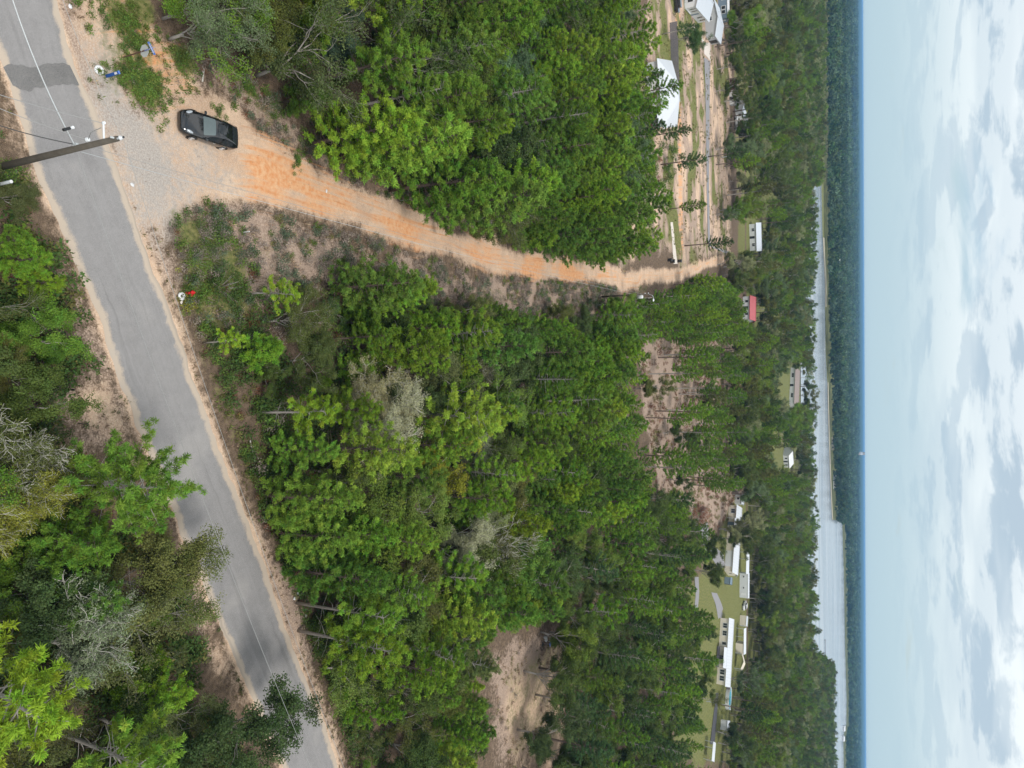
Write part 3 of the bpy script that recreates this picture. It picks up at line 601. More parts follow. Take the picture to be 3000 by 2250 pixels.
CAN_E = [(1200, 1150), (1300, 1130), (1420, 1075), (1550, 1085), (1555, 1190), (1520, 1250), (1495, 1300), (1515, 1400), (1490, 1560), (1500, 1700), (1520, 2200), (1240, 2200), (1225, 1700), (1240, 1500), (1275, 1400), (1240, 1300), (1215, 1240)]
CAN_C = [(-150, 560), (60, 500), (105, 560), (125, 640), (140, 750), (140, 850), (120, 950), (170, 1010), (230, 1160), (330, 1230), (380, 1330), (360, 1430), (380, 1540), (470, 1600), (520, 1700), (760, 2300), (-500, 2300), (-500, 560)]
GAP = [[(905, 390), (985, 395), (985, 440), (905, 430)], [(1255, 180), (1300, 180), (1300, 320), (1270, 380)], [(1130, 1130), (1215, 1130), (1215, 1250), (1150, 1240)], [(1290, 1130), (1320, 1130), (1320, 1230), (1290, 1230)]]
placed = []       # dict(x,y,kind,proto,scale,rz,tint,name)
def put(X, Y, h, protos, tint, label=None, region=None, s=None, zc=.66, rz=None, block=True):
    """crown centre seen at (X,Y) of the view, tree h metres tall"""
    x, y, _ = atv(X, Y, h * zc); pr = random.choice(protos) if isinstance(protos, list) else protos
    placed.append(dict(x=x, y=y, h=h, proto=pr, tint=tint, label=label, region=region, s=s or 1.0, pxy=(X, Y), clr=72 if tint == 'pale' else 50 if X < 1100 else 22, rz=random.uniform(0, 6.28) if rz is None else rz))
HT = {}
for p in PROTOS:
    HT[p.name] = max(v.co.z for ch in p.children for v in ch.data.vertices)
# distinctive trees, one by one
put(312, 1048, 10.8, OPENP[0], 'mid', 'green pine leaning out over the paved road, with bare grey lower branches', zc=.68, rz=1.0, s=1.0)
put(70, 1500, 12.5, OPENP[1], 'bright', 'bright yellow-green pine at the lower left corner of the photo', zc=.78)
put(320, 1650, 11.5, OPENP[1], 'bright', 'bright pine cut by the bottom edge, left of the paved road', zc=.76)
put(45, 560, 6.0, PINE[2], 'green', 'bushy green pine beside the sandy road shoulder near the big utility pole', zc=.6)
put(85, 610, 5.0, PINE[4], 'green', 'small green pine overhanging the sandy shoulder across from the red hydrant', zc=.6)
put(20, 520, 5.0, PINE[0], 'green', 'green pine at the left edge just below the white-topped post', zc=.6)
put(235, 1420, 8.5, BARE[1], 'grey', 'large bleached tree with bare grey twigs in the woods left of the paved road', zc=.72)
put(60, 985, 7.0, BARE[2], 'olive', 'half bare grey-twigged tree at the left edge level with the leaning pine', zc=.7)
put(40, 1090, 7.5, BARE[0], 'yellowish', 'yellowish thin tree with long bare limbs at the left edge', zc=.7)
put(575, 1600, 8.5, OAK[4], 'oakdark', 'deep green tree hiding the near edge of the paved road at the bottom', zc=.7)
put(415, 1245, 8.0, WISP[0], 'olive', 'feathery olive tree reaching over the paved road below the leaning pine', zc=.7)
put(360, 1280, 8.0, OAK[1], 'olive', 'thin olive tree behind the feathery one by the paved road', zc=.7)
put(500, 738, 4.2, OPENP[1], 'bright', 'small bright pine by itself in the roadside scrub below the red hydrant', zc=.68)
put(612, 628, 5.5, OPENP[1], 'bright', 'bright young pine at the edge of the grey brush beside the dirt track', zc=.70)
put(660, 690, 6.5, WISP[1], 'olive', 'soft olive tree between the young bright pine and the pine stand', zc=.62)
put(693, 893, 8.6, OPENP[1], 'bright', 'lone bright round pine on a bare trunk, right of the paved road', zc=.76)
put(700, 780, 6.5, OAK[1], 'oakdark', 'deep green bushy tree just left of the long pine stand', zc=.62)
put(872, 905, 10.4, BARE[0], 'pale', 'pale straw-coloured tree with bleached twigs in the middle of the photo', zc=.72)
put(850, 860, 8.6, BARE[0], 'pale', 'smaller bleached tree touching the pale straw-coloured one', zc=.7, rz=2)
put(965, 1015, 9.0, OAK[0], 'yellowish', 'round yellowish-green oak beside the pale bleached tree', zc=.66)
put(930, 1105, 8.0, OAK[5], 'oakgreen', 'green oak below the yellowish-green oak', zc=.66)
put(810, 1085, 8.5, OAK[4], 'oakgreen', 'broad green oak between the paved road and the yellowish-green oak', zc=.66)
put(760, 1020, 7.0, OAK[2], 'oakdark', 'dark oak in front of the broad green oak', zc=.62)
put(1030, 1190, 10.2, BARE[0], 'pale', 'bleached grey tree with spreading bare limbs, right of the broad green oak', zc=.7, rz=4)
put(1060, 1130, 8.5, WISP[1], 'grey', 'grey-green tree next to the spreading bleached tree', zc=.66)
put(1060, 790, 6.5, BARE[2], 'olive', 'bare twisted tree between two pine rows in the middle stand', zc=.7)
put(1040, 970, 7.5, BARE[2], 'grey', 'small bleached crown above the yellowish-green oak', zc=.7)
put(810, 1395, 11.5, OPENP[0], 'bright', 'bright pine on a long dark trunk beside the paved road near the bottom', zc=.7)
put(800, 1330, 11.0, OPENP[1], 'green', 'slender pine standing beside the bright dark-trunked pine', zc=.7)
put(880, 1500, 8.0, OAK[2], 'oakdark', 'dense dark oak near the bottom behind the roadside trunks', zc=.62)
put(900, 1570, 7.0, WISP[0], 'olive', 'soft olive tree at the bottom in front of the sandy clearing', zc=.66)
put(1515, 1105, 8.0, BARE[2], 'rusty', 'rusty red-brown tree in front of the long white-roofed house', zc=.62)
put(1520, 72, 9.5, OAK[1], 'dark', 'dark broad tree in front of the grey garage', zc=.80)
put(1492, 60, 9.0, PINE[1], 'dark', 'dark pine whose crown overlaps the white house at the top edge', zc=.76)
put(1460, 285, 11.5, PINE[3], 'dark', 'dark pine with drooping crown in front of the big white roof', zc=.70)
put(1440, 190, 12, PINE[6], 'green', 'green pine crown crossing the far corner of the big white roof', zc=.7)
put(1400, 165, 11, PINE[2], 'mid', 'green pine hiding the near corner of the big white-roofed house', zc=.7)
put(1408, 225, 12, PINE[5], 'green', 'green pine in front of the porch of the big white-roofed house', zc=.72)
put(1405, 275, 11, PINE[7], 'dark', 'dark pine at the windowed end of the big white-roofed house', zc=.72)
put(1500, 345, 11, PINE[2], 'dark', 'dark pine standing alone on the pale yard by the asphalt driveway', zc=.72)
put(1505, 445, 9.5, PINE[4], 'mid', 'thin pine on the pale yard between the driveway and the dirt track', zc=.72)
put(1545, 525, 13, PINE[3], 'dark', 'big dark pine where the dirt track meets the far trees', zc=.62)
put(1590, 330, 12, PINE[6], 'dark', 'slim pine beyond the pale yard, next to a thin light pole', zc=.7)
put(1130, 30, 9.5, WISP[1], 'bluish', 'dull blue-green tree among the bright pines at the top edge', zc=.66)
put(1100, 110, 9, OAK[2], 'bluish', 'dull blue-green broadleaf crown surrounded by bright pines near the top', zc=.66)
put(490, 45, 8.5, WISP[1], 'bluish', 'blue-green feathery tree in the upper corner of the stand by the stop sign', zc=.66)
put(470, 0, 8.0, WISP[0], 'mid', 'thin green tree at the top edge above the stop sign', zc=.66)
put(1545, 1180, 10, OAK[0], 'oakdark', 'dark spreading tree in front of the long cream house', zc=.6)
put(1538, 1235, 9, OAK[4], 'oakdark', 'dark tree on the lawn between the curved drive and the long cream house', zc=.6)
put(1532, 1430, 9, OAK[1], 'mid', 'mid-green tree between the two dark oaks before the cream mobile home', zc=.6)
put(1552, 1515, 8, WISP[1], 'olive', 'thin olive tree by the lamp post near the turquoise pool', zc=.6)
put(1525, 1378, 9.5, OAK[2], 'oakdark', 'round dark oak in front of the cream mobile home', zc=.6)
put(1520, 1482, 8.5, OAK[0], 'oakdark', 'dense deep green oak standing left of the turquoise pool', zc=.55)
put(1600, 1590, 14, OAK[2], 'oakdark', 'very large dark oak near the white carport at the bottom right', zc=.55)
NAMED = len(placed)
HOUSES = [(-66, 161.5, 11), (-107.6, 200, 11), (-111.4, 224.6, 8.5), (-125, 243, 7), (50, 260, 8), (60, 255.6, 8), (82, 243.5, 7.5), (94, 239, 7.5), (77, 283, 6.5), (68, 281, 6.5), (95.6, 274.6, 7), (102.6, 271, 5), (109.8, 216, 5), (91, 283, 4.5), (113.4, 242, 3.5), (43, 273, 4), (108.7, 252.6, 5.5), (87, 289, 4), (-61, 309, 8), (-29, 294, 7), (4, 482, 10), (17, 478, 8), (44, 444, 6), (-106, 265, 6), (-102, 264, 5), (-96, 275, 4), (-118, 278, 4), (-96, 286, 7)]
OPEND = [[(1617, 474), (1646, 474), (1648, 545), (1617, 545)], [(1600, 640), (1627, 640), (1627, 694), (1600, 694)], [(1700, 800), (1723, 800), (1723, 878), (1700, 878)], [(1688, 973), (1708, 973), (1708, 1006), (1688, 1006)], [(1585, 1195), (1622, 1195), (1622, 1430), (1585, 1450)], [(1577, 120), (1592, 120), (1592, 420), (1577, 420)], [(1580, 1050), (1601, 1075), (1601, 1110), (1580, 1100)]]
OPENY = [308, 293, 480, 443, 289, 272, 270]
OPENV = [[(1425, 150), (1435, 140), (1485, 200), (1485, 300), (1440, 290)], [(1425, -60), (1590, -60), (1590, 300), (1530, 310), (1530, 560), (1480, 560), (1440, 300)], [(1552, 1068), (1612, 1068), (1612, 1260), (1562, 1255)], [(1556, 1318), (1612, 1300), (1612, 1500), (1555, 1490)], [(1508, 1262), (1612, 1180), (1612, 1340), (1555, 1330)], [(1540, 1480), (1600, 1480), (1600, 1660), (1525, 1660)], [(1400, 800), (1445, 775), (1450, 1040), (1425, 1050), (1415, 900)], [(1080, 1425), (1120, 1395), (1235, 1385), (1222, 1500), (1195, 1560), (1190, 1700), (1085, 1700)]]
CAN_C2 = [(-60, 330), (40, 400), (90, 520), (130, 600), (172, 700), (190, 790), (125, 830), (140, 960), (215, 1010), (260, 1150), (330, 1190), (370, 1270), (420, 1350), (420, 1430), (480, 1560), (545, 1650), (600, 1790), (800, 2300), (-500, 2300), (-500, 330)]
NOBASE = [SHOULDER, DIRT, [(290, -40), (420, -40), (470, 90), (520, 130), (560, 190), (640, 270), (600, 300), (540, 240), (450, 200), (350, 80)], RIGHT_SAND, LEFT_SAND]
def canopy(poly, zref, spacing, hrange, mixture, region, xr=(-170, 190), yr=(14, 330), maxn=9999):
    """fills a traced canopy with trees, best-candidate spacing; mixture = [(weight, protos, tints)]"""
    n = int((xr[1] - xr[0]) * (yr[1] - yr[0]) / (spacing * spacing) * 5)
    X = rng.uniform(*xr, n); Y = rng.uniform(*yr, n)
    Hs = rng.uniform(*hrange, n)
    A, B = px(X, Y, Hs * zref); ok = inpoly(A, B, poly)
    gpx, gpy = px(X, Y, 0 * X)
    for gp in GAP: ok &= ~inpoly(A, B, gp)
    for gp in NOBASE: ok &= ~inpoly(gpx, gpy, gp)
    for zf in (.70, .98):
        A2, B2 = px(X, Y, Hs * zf)
        for gp in OPENV:
            for dx in (-1.6, 0, 1.6):
                A2, B2 = px(X + dx, Y, Hs * zf); ok &= ~inpoly(A2, B2, gp)
    for t in placed[:NAMED]:
        if t['label']: ok &= np.hypot(A - t['pxy'][0], B - t['pxy'][1]) > t['clr']
    for hx_, hy2, hr_ in HOUSES: ok &= np.hypot(X - hx_, Y - hy2) > hr_
    for rp, mgn in ((road_w, 1.3), (dirt_w, .6)): ok &= sdist(X, Y, rp) < -mgn
    cell = {}
    def near_(x, y, r):
        i, j = int(x // 6), int(y // 6)
        for a in range(i - 1, i + 2):
            for b in range(j - 1, j + 2):
                for (u, v, rr) in cell.get((a, b), ()):
                    if (u - x) ** 2 + (v - y) ** 2 < (max(r, rr)) ** 2: return True
        return False
    for t in placed: cell.setdefault((int(t['x'] // 6), int(t['y'] // 6)), []).append((t['x'], t['y'], 2.6 if t.get('label') else spacing * .9))
    W = [q[0] for q in mixture]; cnt = 0
    edge_d = sdist(A, B, poly)
    for x, y, h, ed in zip(X[ok], Y[ok], Hs[ok], edge_d[ok]):
        if near_(x, y, spacing): continue
        cell.setdefault((int(x // 6), int(y // 6)), []).append((x, y, spacing))
        cl = vnoise(x + 50, y, 17.0)
        w = list(W)
        if len(w) > 1: w[0] *= .35 + 1.3 * float(cl)
        _, pr, ti = random.choices(mixture, w)[0]
        pr = random.choice(SKIRT if ed < 95 and pr is PINE and y < 130 else pr); hh = h if pr in PINE + OPENP + YOUNG + SKIRT else h * random.uniform(.58, .85)
        placed.append(dict(x=x, y=y, h=hh, proto=pr, tint=random.choice(ti), label=None, region=region, s=1.4 if region == 'F' else 1.0, rz=random.uniform(0, 6.28))); cnt += 1
        if cnt >= maxn: break
PT = ['green', 'green', 'bright', 'mid', 'mid']; OT = ['oakgreen', 'oakdark', 'oakdark', 'olive', 'mid']
canopy(CAN_A, .70, 3.0, (9.0, 15), [(.74, PINE, PT), (.10, OPENP, PT + ['olive']), (.16, OAK + WISP, OT + ['bluish'])], 'A')
canopy(CAN_BT, .68, 2.8, (7.5, 13.5), [(.60, PINE, PT), (.10, OPENP, PT + ['olive']), (.25, OAK + WISP, OT), (.03, BARE, ['grey', 'olive'])], 'B')
canopy(CAN_E, .64, 3.5, (9, 14), [(.45, PINE + OPENP, ['mid', 'dark', 'green']), (.55, OAK, ['oakdark', 'oakdark', 'oakgreen'])], 'E', yr=(90, 330))
canopy(CAN_F, .68, 5.2, (10, 14), [(.9, PINE + OPENP, ['mid', 'green', 'olive']), (.1, OAK, OT)], 'F', yr=(120, 330))
canopy(CAN_C, .62, 2.15, (6.5, 9.5), [(.12, PINE, ['mid', 'green']), (.55, OAK, ['oakdark', 'oakdark', 'olive', 'mid']), (.33, WISP, ['olive', 'olive', 'oakdark'])], 'C', xr=(-60, 80), yr=(-12, 60))
canopy(CAN_A, .60, 2.3, (4.0, 7.5), [(.45, YOUNG, PT), (.55, OAK + WISP, OT)], 'A', yr=(14, 120))
canopy(CAN_B, .60, 2.1, (2.8, 5.6), [(.16, YOUNG, PT), (.84, OAK + WISP, OT + ['oakdark', 'dark', 'olive'])], 'B', yr=(14, 110))
canopy(PINK, .68, 6.6, (10, 14), [(.85, PINE, ['mid', 'green', 'green']), (.15, OAK, ['oakdark', 'olive'])], 'F', yr=(120, 330))
canopy(CAN_C2, .6, 1.75, (1.8, 4.2), [(.12, YOUNG, ['green', 'mid']), (.55, OAK, ['oakdark', 'oakdark', 'olive', 'mid']), (.33, WISP, ['olive', 'oakdark', 'oakdark'])], 'C', xr=(-60, 80), yr=(-12, 60))
canopy([(1380, 60), (1440, 80), (1440, 180), (1380, 180)], .7, 5.5, (10, 13), [(1, PINE + OPENP, ['green', 'mid'])], 'A')
canopy([(1240, 1540), (1490, 1540), (1540, 1640), (1540, 1700), (1240, 1700)], .64, 3.8, (9, 14), [(.4, PINE, ['mid', 'green']), (.6, OAK, OT)], 'E')

# ------------------------------------------------------------------ individuals (nearest 300 of each kind) and the rest as woodland
AREA = {'A': 'in the thick stand on the black car side of the dirt track', 'B': 'in the stand between the dirt track and the paved road', 'C': 'in the woods left of the paved road', 'E': 'in the open woods beside the pale sandy clearing', 'F': 'in the thin row behind the pink-brown needle litter'}
GRP = {'A': 'trees of the stand beside the parked car', 'B': 'trees between the dirt track and the paved road', 'C': 'trees of the woods left of the paved road', 'E': 'trees of the open woods by the sandy clearing', 'F': 'trees behind the needle litter'}
def kindof(t): return 'pine' if (t['proto'] in PINE + OPENP + YOUNG + SKIRT) else 'broadleaf'
for t in placed: t['d'] = math.hypot(t['x'], t['y'])
placed_named = placed[:NAMED]; rest = sorted(placed[NAMED:], key=lambda t: t['d'])
def inview(t):
    a, b = px(t['x'], t['y'], t['h'] * .7); return -60 < a < 2300 and -60 < b < 1720
ind = {'pine': [], 'broadleaf': []}; wood = []
for t in placed_named: ind[kindof(t)].append(t)
for t in rest:
    k = kindof(t)
    if len(ind[k]) < 298 and inview(t) and t['d'] < 215: ind[k].append(t)
    else: wood.append(t)
LMK = [('parked black car', at(600, 400)[:2]), ('back of the stop sign', at(361, 168)[:2]), ('red hydrant', at(548, 860)[:2]), ('white utility box', at(1425, 647)[:2]), ('transformer pole', at(1754, 870)[:2]),
       ('gravel lane fork', at(1900, 800)[:2]), ('big white-roofed house', at(1950, 280)[:2]), ('black bins', at(1960, 763)[:2]), ('lone bright round pine', (placed[15]['x'], placed[15]['y'])), ('leaning roadside pine', (placed[0]['x'], placed[0]['y'])), ('pale straw-coloured tree', (placed[17]['x'], placed[17]['y'])), ('yellowish-green oak', (placed[19]['x'], placed[19]['y'])),
       ('bright dark-trunked pine', (placed[27]['x'], placed[27]['y'])), ('blue garden chair', at(1605, 1886)[:2]), ('rusty red-brown tree', (placed[31]['x'], placed[31]['y'])), ('broad green oak', (placed[21]['x'], placed[21]['y'])), ('large bleached roadside tree', (placed[6]['x'], placed[6]['y'])), ('lower left bright pine', (placed[1]['x'], placed[1]['y']))]
ORD = ['nearest', 'second nearest', 'third nearest', 'fourth nearest', 'fifth nearest', 'sixth nearest', 'seventh nearest', 'eighth nearest', 'ninth nearest', 'tenth nearest', 'eleventh nearest', 'twelfth nearest']
def sizew(t): return 'tall' if t['h'] > 11.5 else 'medium' if t['h'] > 8 else 'low'
LMK += [('topmost white house', (-108, 203)), ('long cream house', (55, 257)), ('cream mobile home', (88, 241)), ('grey brush strip', atv(760, 570)[:2]), ('dark asphalt patch', atv(90, 165)[:2]), ('bushy roadside verge', atv(720, 1330)[:2]), ('pale yard', atv(1510, 400)[:2]), ('sandy clearing', atv(1150, 1500)[:2]), ('black stakes', at(205, 1190)[:2]), ('needle litter', atv(1440, 900)[:2])]
names = {}
for k in ind:
    for t in ind[k]:
        if t['label']: continue
        d = sorted((math.hypot(t['x'] - lx, t['y'] - ly), nm) for nm, (lx, ly) in LMK)
        names.setdefault((sizew(t), t['tint'], k, d[0][1], d[1][1]), []).append((d[0][0], id(t), t))
ORDW = ['', 'second ', 'third ', 'fourth ', 'fifth ', 'sixth ', 'seventh ', 'eighth ', 'ninth ', 'tenth ', 'eleventh ', 'twelfth ', 'thirteenth ', 'fourteenth ', 'fifteenth ', 'sixteenth ', 'seventeenth ', 'eighteenth ']
for (sz, ti, k, l1, l2), L_ in names.items():
    for i, (dd, _, t) in enumerate(sorted(L_, key=lambda q: q[:2])):
        w = 'pine' if k == 'pine' else 'broadleaf'
        lab = f"{sz} {TWORD[ti]} {w}, {ORDW[min(i, 17)]}nearest the {l1}, towards the {l2}"
        if len(lab.split()) > 16: lab = f"{sz} {TWORD[ti]} {w}, {ORDW[min(i, 17)]}nearest {l1}, towards {l2}"
        t['ulabel'] = lab
def place_tree(t):
    o = t['proto'].copy(); col.objects.link(o)
    s = t['h'] / HT[t['proto'].name]
    o.location = (t['x'], t['y'], -.03); o.rotation_euler = (0, 0, t['rz']); o.scale = (s * t.get('s', 1.0) * random.uniform(.95, 1.14),) * 2 + (s,)
    k = random.uniform(.84, 1.34); tc_ = TINT[t['tint']]; j_ = random.uniform(.90, 1.10); tc_ = (tc_[0] * j_ * 1.02, tc_[1], tc_[2] * random.uniform(.85, 1.3))
    for ch in t['proto'].children:
        c = ch.copy(); col.objects.link(c); c.parent = o
        if ch.name.startswith(('crown', 'foliage')): c['tcol'] = tuple(v * k for v in tc_)
    kd = kindof(t)
    lab = t['label'] or t.get('ulabel') or f"{TWORD[t['tint']]} {'pine' if kd == 'pine' else 'broadleaf tree'} {AREA[t['region']]}"
    tag(o, lab, 'tree')
    if t['region'] and not t['label']: o['group'] = GRP[t['region']]
    return o
for k in ind:
    for t in ind[k]: place_tree(t)
def scatter(name, protos, pts, kind='stuff'):
    """pts rows: x,y,z,rot,scale,protoindex,r,g,b ; protos: list of [(V,F,attrs,mat_slot)] ; one object, instanced by geometry nodes"""
    pts = np.asarray(pts, float); mats = []; Vs = []; Fs = []; MI = []; at_p = []; puff = []; var = []; hue = []; off = 0
    for k, parts in enumerate(protos):
        for (V, F, A, mt) in parts:
            if mt not in mats: mats.append(mt)
            Vs.append(V); Fs.append(F + off); off += len(V); MI.append(np.full(len(F), mats.index(mt))); at_p.append(np.full(len(V), k))
            n_ = len(V); puff.append(A['puff'][1] if A else np.tile([0, 0, 1.0], (n_, 1))); var.append(A['var'][1] if A else np.full(n_, .5)); hue.append(A['hue'][1] if A else np.full(n_, .5))
    npt = len(pts); Vs.append(pts[:, :3]); at_p.append(100 + pts[:, 5]); z1 = np.zeros(off)
    o = mesh_np(name, np.concatenate(Vs), Fs, mats, mi=np.concatenate(MI), attrs=dict(
        proto=('INT', np.concatenate(at_p)), puff=('FLOAT_VECTOR', np.concatenate(puff + [np.zeros((npt, 3))])), var=('FLOAT', np.concatenate(var + [np.zeros(npt)])), hue=('FLOAT', np.concatenate(hue + [np.zeros(npt)])),
        irot=('FLOAT', np.concatenate([z1, pts[:, 3]])), iscl=('FLOAT', np.concatenate([z1, pts[:, 4]])), tcol=('FLOAT_VECTOR', np.concatenate([np.zeros((off, 3)), pts[:, 6:9]]))))
    g = bpy.data.node_groups.new(name, 'GeometryNodeTree')
    g.interface.new_socket('Geometry', in_out='INPUT', socket_type='NodeSocketGeometry'); g.interface.new_socket('Geometry', in_out='OUTPUT', socket_type='NodeSocketGeometry')
    gi = g.nodes.new('NodeGroupInput'); go = g.nodes.new('NodeGroupOutput'); jn = g.nodes.new('GeometryNodeJoinGeometry')
    def na(nm, ty):
        n = g.nodes.new('GeometryNodeInputNamedAttribute'); n.data_type = ty; n.inputs['Name'].default_value = nm; return n.outputs['Attribute']
    pr = na('proto', 'INT'); ir = na('irot', 'FLOAT'); isc = na('iscl', 'FLOAT')
    cr = g.nodes.new('ShaderNodeCombineXYZ'); g.links.new(ir, cr.inputs[2])
    for k in range(len(protos)):
        def sel(v):
            c = g.nodes.new('FunctionNodeCompare'); c.data_type = 'INT'; c.operation = 'EQUAL'
            g.links.new(pr, c.inputs[2]); c.inputs[3].default_value = v
            s_ = g.nodes.new('GeometryNodeSeparateGeometry'); s_.domain = 'POINT'; g.links.new(gi.outputs[0], s_.inputs[0]); g.links.new(c.outputs[0], s_.inputs['Selection']); return s_.outputs[0]
        ip = g.nodes.new('GeometryNodeInstanceOnPoints'); g.links.new(sel(100 + k), ip.inputs['Points']); g.links.new(sel(k), ip.inputs['Instance'])
        g.links.new(cr.outputs[0], ip.inputs['Rotation']); g.links.new(isc, ip.inputs['Scale']); g.links.new(ip.outputs[0], jn.inputs[0])
    g.links.new(jn.outputs[0], go.inputs[0])
    md = o.modifiers.new('scatter', 'NODES'); md.node_group = g
    return tag(o, kind=kind)
def arr_of(o):
    me = o.data; V = np.zeros(len(me.vertices) * 3, np.float32); me.vertices.foreach_get('co', V)
    F = [list(p.vertices) for p in me.polygons if len(p.vertices) == 4]
    A = None
    if 'puff' in me.attributes:
        q = np.zeros(len(V), np.float32); me.attributes['puff'].data.foreach_get('vector', q); a = np.zeros(len(V) // 3, np.float32); me.attributes['var'].data.foreach_get('value', a); b = np.zeros(len(V) // 3, np.float32); me.attributes['hue'].data.foreach_get('value', b)
        A = dict(puff=(0, q.reshape(-1, 3)), var=(0, a), hue=(0, b))
    return V.reshape(-1, 3), np.array(F), A, me.materials[0]
WP = [PINE[0], PINE[3], PINE[5], OAK[0], OAK[2], OAK[5], WISP[0], OPENP[2]]
def wi(t):
    p = t['proto']
    if p in WP: return WP.index(p)
    return random.choice([0, 1, 2]) if p in PINE else 7 if p in OPENP + YOUNG + SKIRT else random.choice([3, 4, 5]) if p in OAK else 6
wood_pts = []
for t in wood:
    k = wi(t); c = TINT[t['tint']]; f = random.uniform(.86, 1.28)
    wood_pts.append((t['x'], t['y'], -.03, t['rz'], t['h'] / HT[WP[k].name], k, c[0] * f, c[1] * f, c[2] * f))
# the unbroken wood beyond the yards, down to the river
LOTS = [[(1583, 60), (1612, 60), (1616, 420), (1585, 440)], [(1600, 330), (1628, 330), (1628, 545), (1590, 560)], [(1590, 620), (1618, 640), (1618, 720), (1600, 700)], [(1595, 1050), (1612, 1060), (1614, 1420), (1590, 1430)], [(1675, 780), (1722, 790), (1722, 880), (1690, 890)], [(1665, 950), (1705, 960), (1705, 1030), (1665, 1030)]]
CAN_D = [(1598, -90), (1781, -90), (1779, 330), (1773, 400), (1769, 700), (1775, 900), (1769, 1250), (1775, 1420), (1812, 1440), (1818, 1760), (1628, 1760), (1622, 1560), (1612, 1420), (1625, 1050), (1612, 900), (1618, 640), (1585, 565), (1600, 430)]
n = 70000; X = rng.uniform(-420, 620, n); Y = rng.uniform(235, 960, n); Hs = rng.uniform(10, 16, n) ; A_, B_ = px(X, Y, Hs * .72); g0, g1 = px(X, Y, X * 0)
ok = inpoly(A_, B_, CAN_D) & ((Y < 560) | (B_ > 1418) & (Y < 900) | (B_ < 395) & (Y < 900))
for lp in LOTS: ok &= ~inpoly(g0, g1, lp)
for hx_, hy2, hr_ in HOUSES: ok &= np.hypot(X - hx_, Y - hy2) > hr_ + 1
for zf in (.3, .5, .75, .98):
    for dx in (-4, -2, 0, 2, 4):
        A2, B2 = px(X + dx, Y, Hs * zf)
        for gp, yl in zip(OPEND, OPENY):
            if yl > 295 and (abs(dx) > 2 or zf < .4): continue
            ok &= ~(inpoly(A2, B2, gp) & (Y < yl))
tak = np.zeros((400, 400), bool)
for x, y, h in zip(X[ok], Y[ok], Hs[ok]):
    sp = 5.0 if y < 420 else 6.5; i, j = int((x + 600) / sp), int(y / sp)
    if tak[i % 400, j % 400]: continue
    tak[i % 400, j % 400] = True
    cl = float(vnoise(x, y, 45)); pine = random.random() < (.75 - cl * .8)
    k = random.choice([0, 1, 2]) if pine else random.choice([3, 4, 5])
    c = np.array(TINT[random.choice(['green', 'mid', 'dark', 'olive']) if pine else random.choice(['oakgreen', 'oakdark', 'oakdark', 'mid', 'olive', 'grey', 'bluish'])]) * random.uniform(.86, 1.28) * np.array([1.08, 1, .95])
    wood_pts.append((x, y, 0, random.uniform(0, 6.28), h * random.uniform(.8, 1.1) * (1 if pine else .92) / HT[WP[k].name], k, *c))
scatter('woodland', [[arr_of(ch) for ch in p.children] for p in WP], wood_pts)

# far side of the river: low-detail crowns in one wood
def far_crown(seed, n=110):
    g = np.random.default_rng(seed); L = Leaves(); d = unit(g.normal(size=(n, 3))); d[:, 2] = np.abs(d[:, 2]) * 1.1 - .25; c = d * np.array([4.0, 4.0, 4.2]) * g.uniform(.6, 1.05, n)[:, None] + np.array([0, 0, 6.5])
    L.add(c, unit(g.normal(size=(n, 3))), g.uniform(1.6, 3.0, n), g.uniform(1.2, 2.0, n), unit(d + np.array([0, 0, .35])), g.random(n), g.random(n)); V, F, A = L.arrays(); return (V, F, A, M['leaf'])
FARP = [[far_crown(900 + i)] for i in range(4)]
n = 90000; Y = 940 + (rng.random(n) ** 1.35) * 2900; X = (rng.random(n) - .5) * 2 * .62 * Y * 1.05; g0, g1 = px(X, Y, X * 0)
shx = np.interp(g1 * VS, [b for a, b in SHORE], [a for a, b in SHORE])
ff = sdist(X, Y, [at(2480, 220)[:2], at(2492, 220)[:2], at(2492, 500)[:2], at(2481, 520)[:2], at(2480, 380)[:2]])
ok = (g0 * VS > shx + np.where((g1 * VS > 1090) & (g1 * VS < 1520), 3.2, .8)) & (ff < 0)
fp = []
tk = set()
for x, y in zip(X[ok], Y[ok]):
    sp = 7.5 * (y / 1000) ** .55; key = (int(x / sp), int(y / sp))
    if key in tk: continue
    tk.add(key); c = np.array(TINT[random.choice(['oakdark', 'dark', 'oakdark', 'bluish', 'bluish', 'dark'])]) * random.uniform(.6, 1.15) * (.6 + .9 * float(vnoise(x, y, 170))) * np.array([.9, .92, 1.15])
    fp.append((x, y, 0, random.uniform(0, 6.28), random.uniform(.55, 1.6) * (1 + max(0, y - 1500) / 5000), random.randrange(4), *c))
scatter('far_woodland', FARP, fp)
yy = np.geomspace(2300, 25000, 60); tt = np.linspace(-.75, .75, 260); TX, YY = np.meshgrid(tt, yy); XX = TX * YY
ZZ = 7 + 9 * fbm(XX, YY, 60) + 24 * fbm(XX, YY * .6, 2600) * np.clip((YY - 3500) / 9000, 0, 1)
far_ok = 1.0
ii = np.arange(TX.size).reshape(TX.shape); Q = np.stack([ii[:-1, :-1], ii[:-1, 1:], ii[1:, 1:], ii[1:, :-1]], -1).reshape(-1, 4)
Vh = np.stack([XX.ravel(), YY.ravel(), ZZ.ravel()], 1); qc = Vh[Q].mean(1)
keep = sdist(qc[:, 0], qc[:, 1], [at(2480, 150)[:2], at(2494, 150)[:2], at(2494, 560)[:2], at(2479, 560)[:2]]) < 0
tag(mesh_np('hills', Vh, Q[keep], M['canopy'], smooth=True), kind='structure')

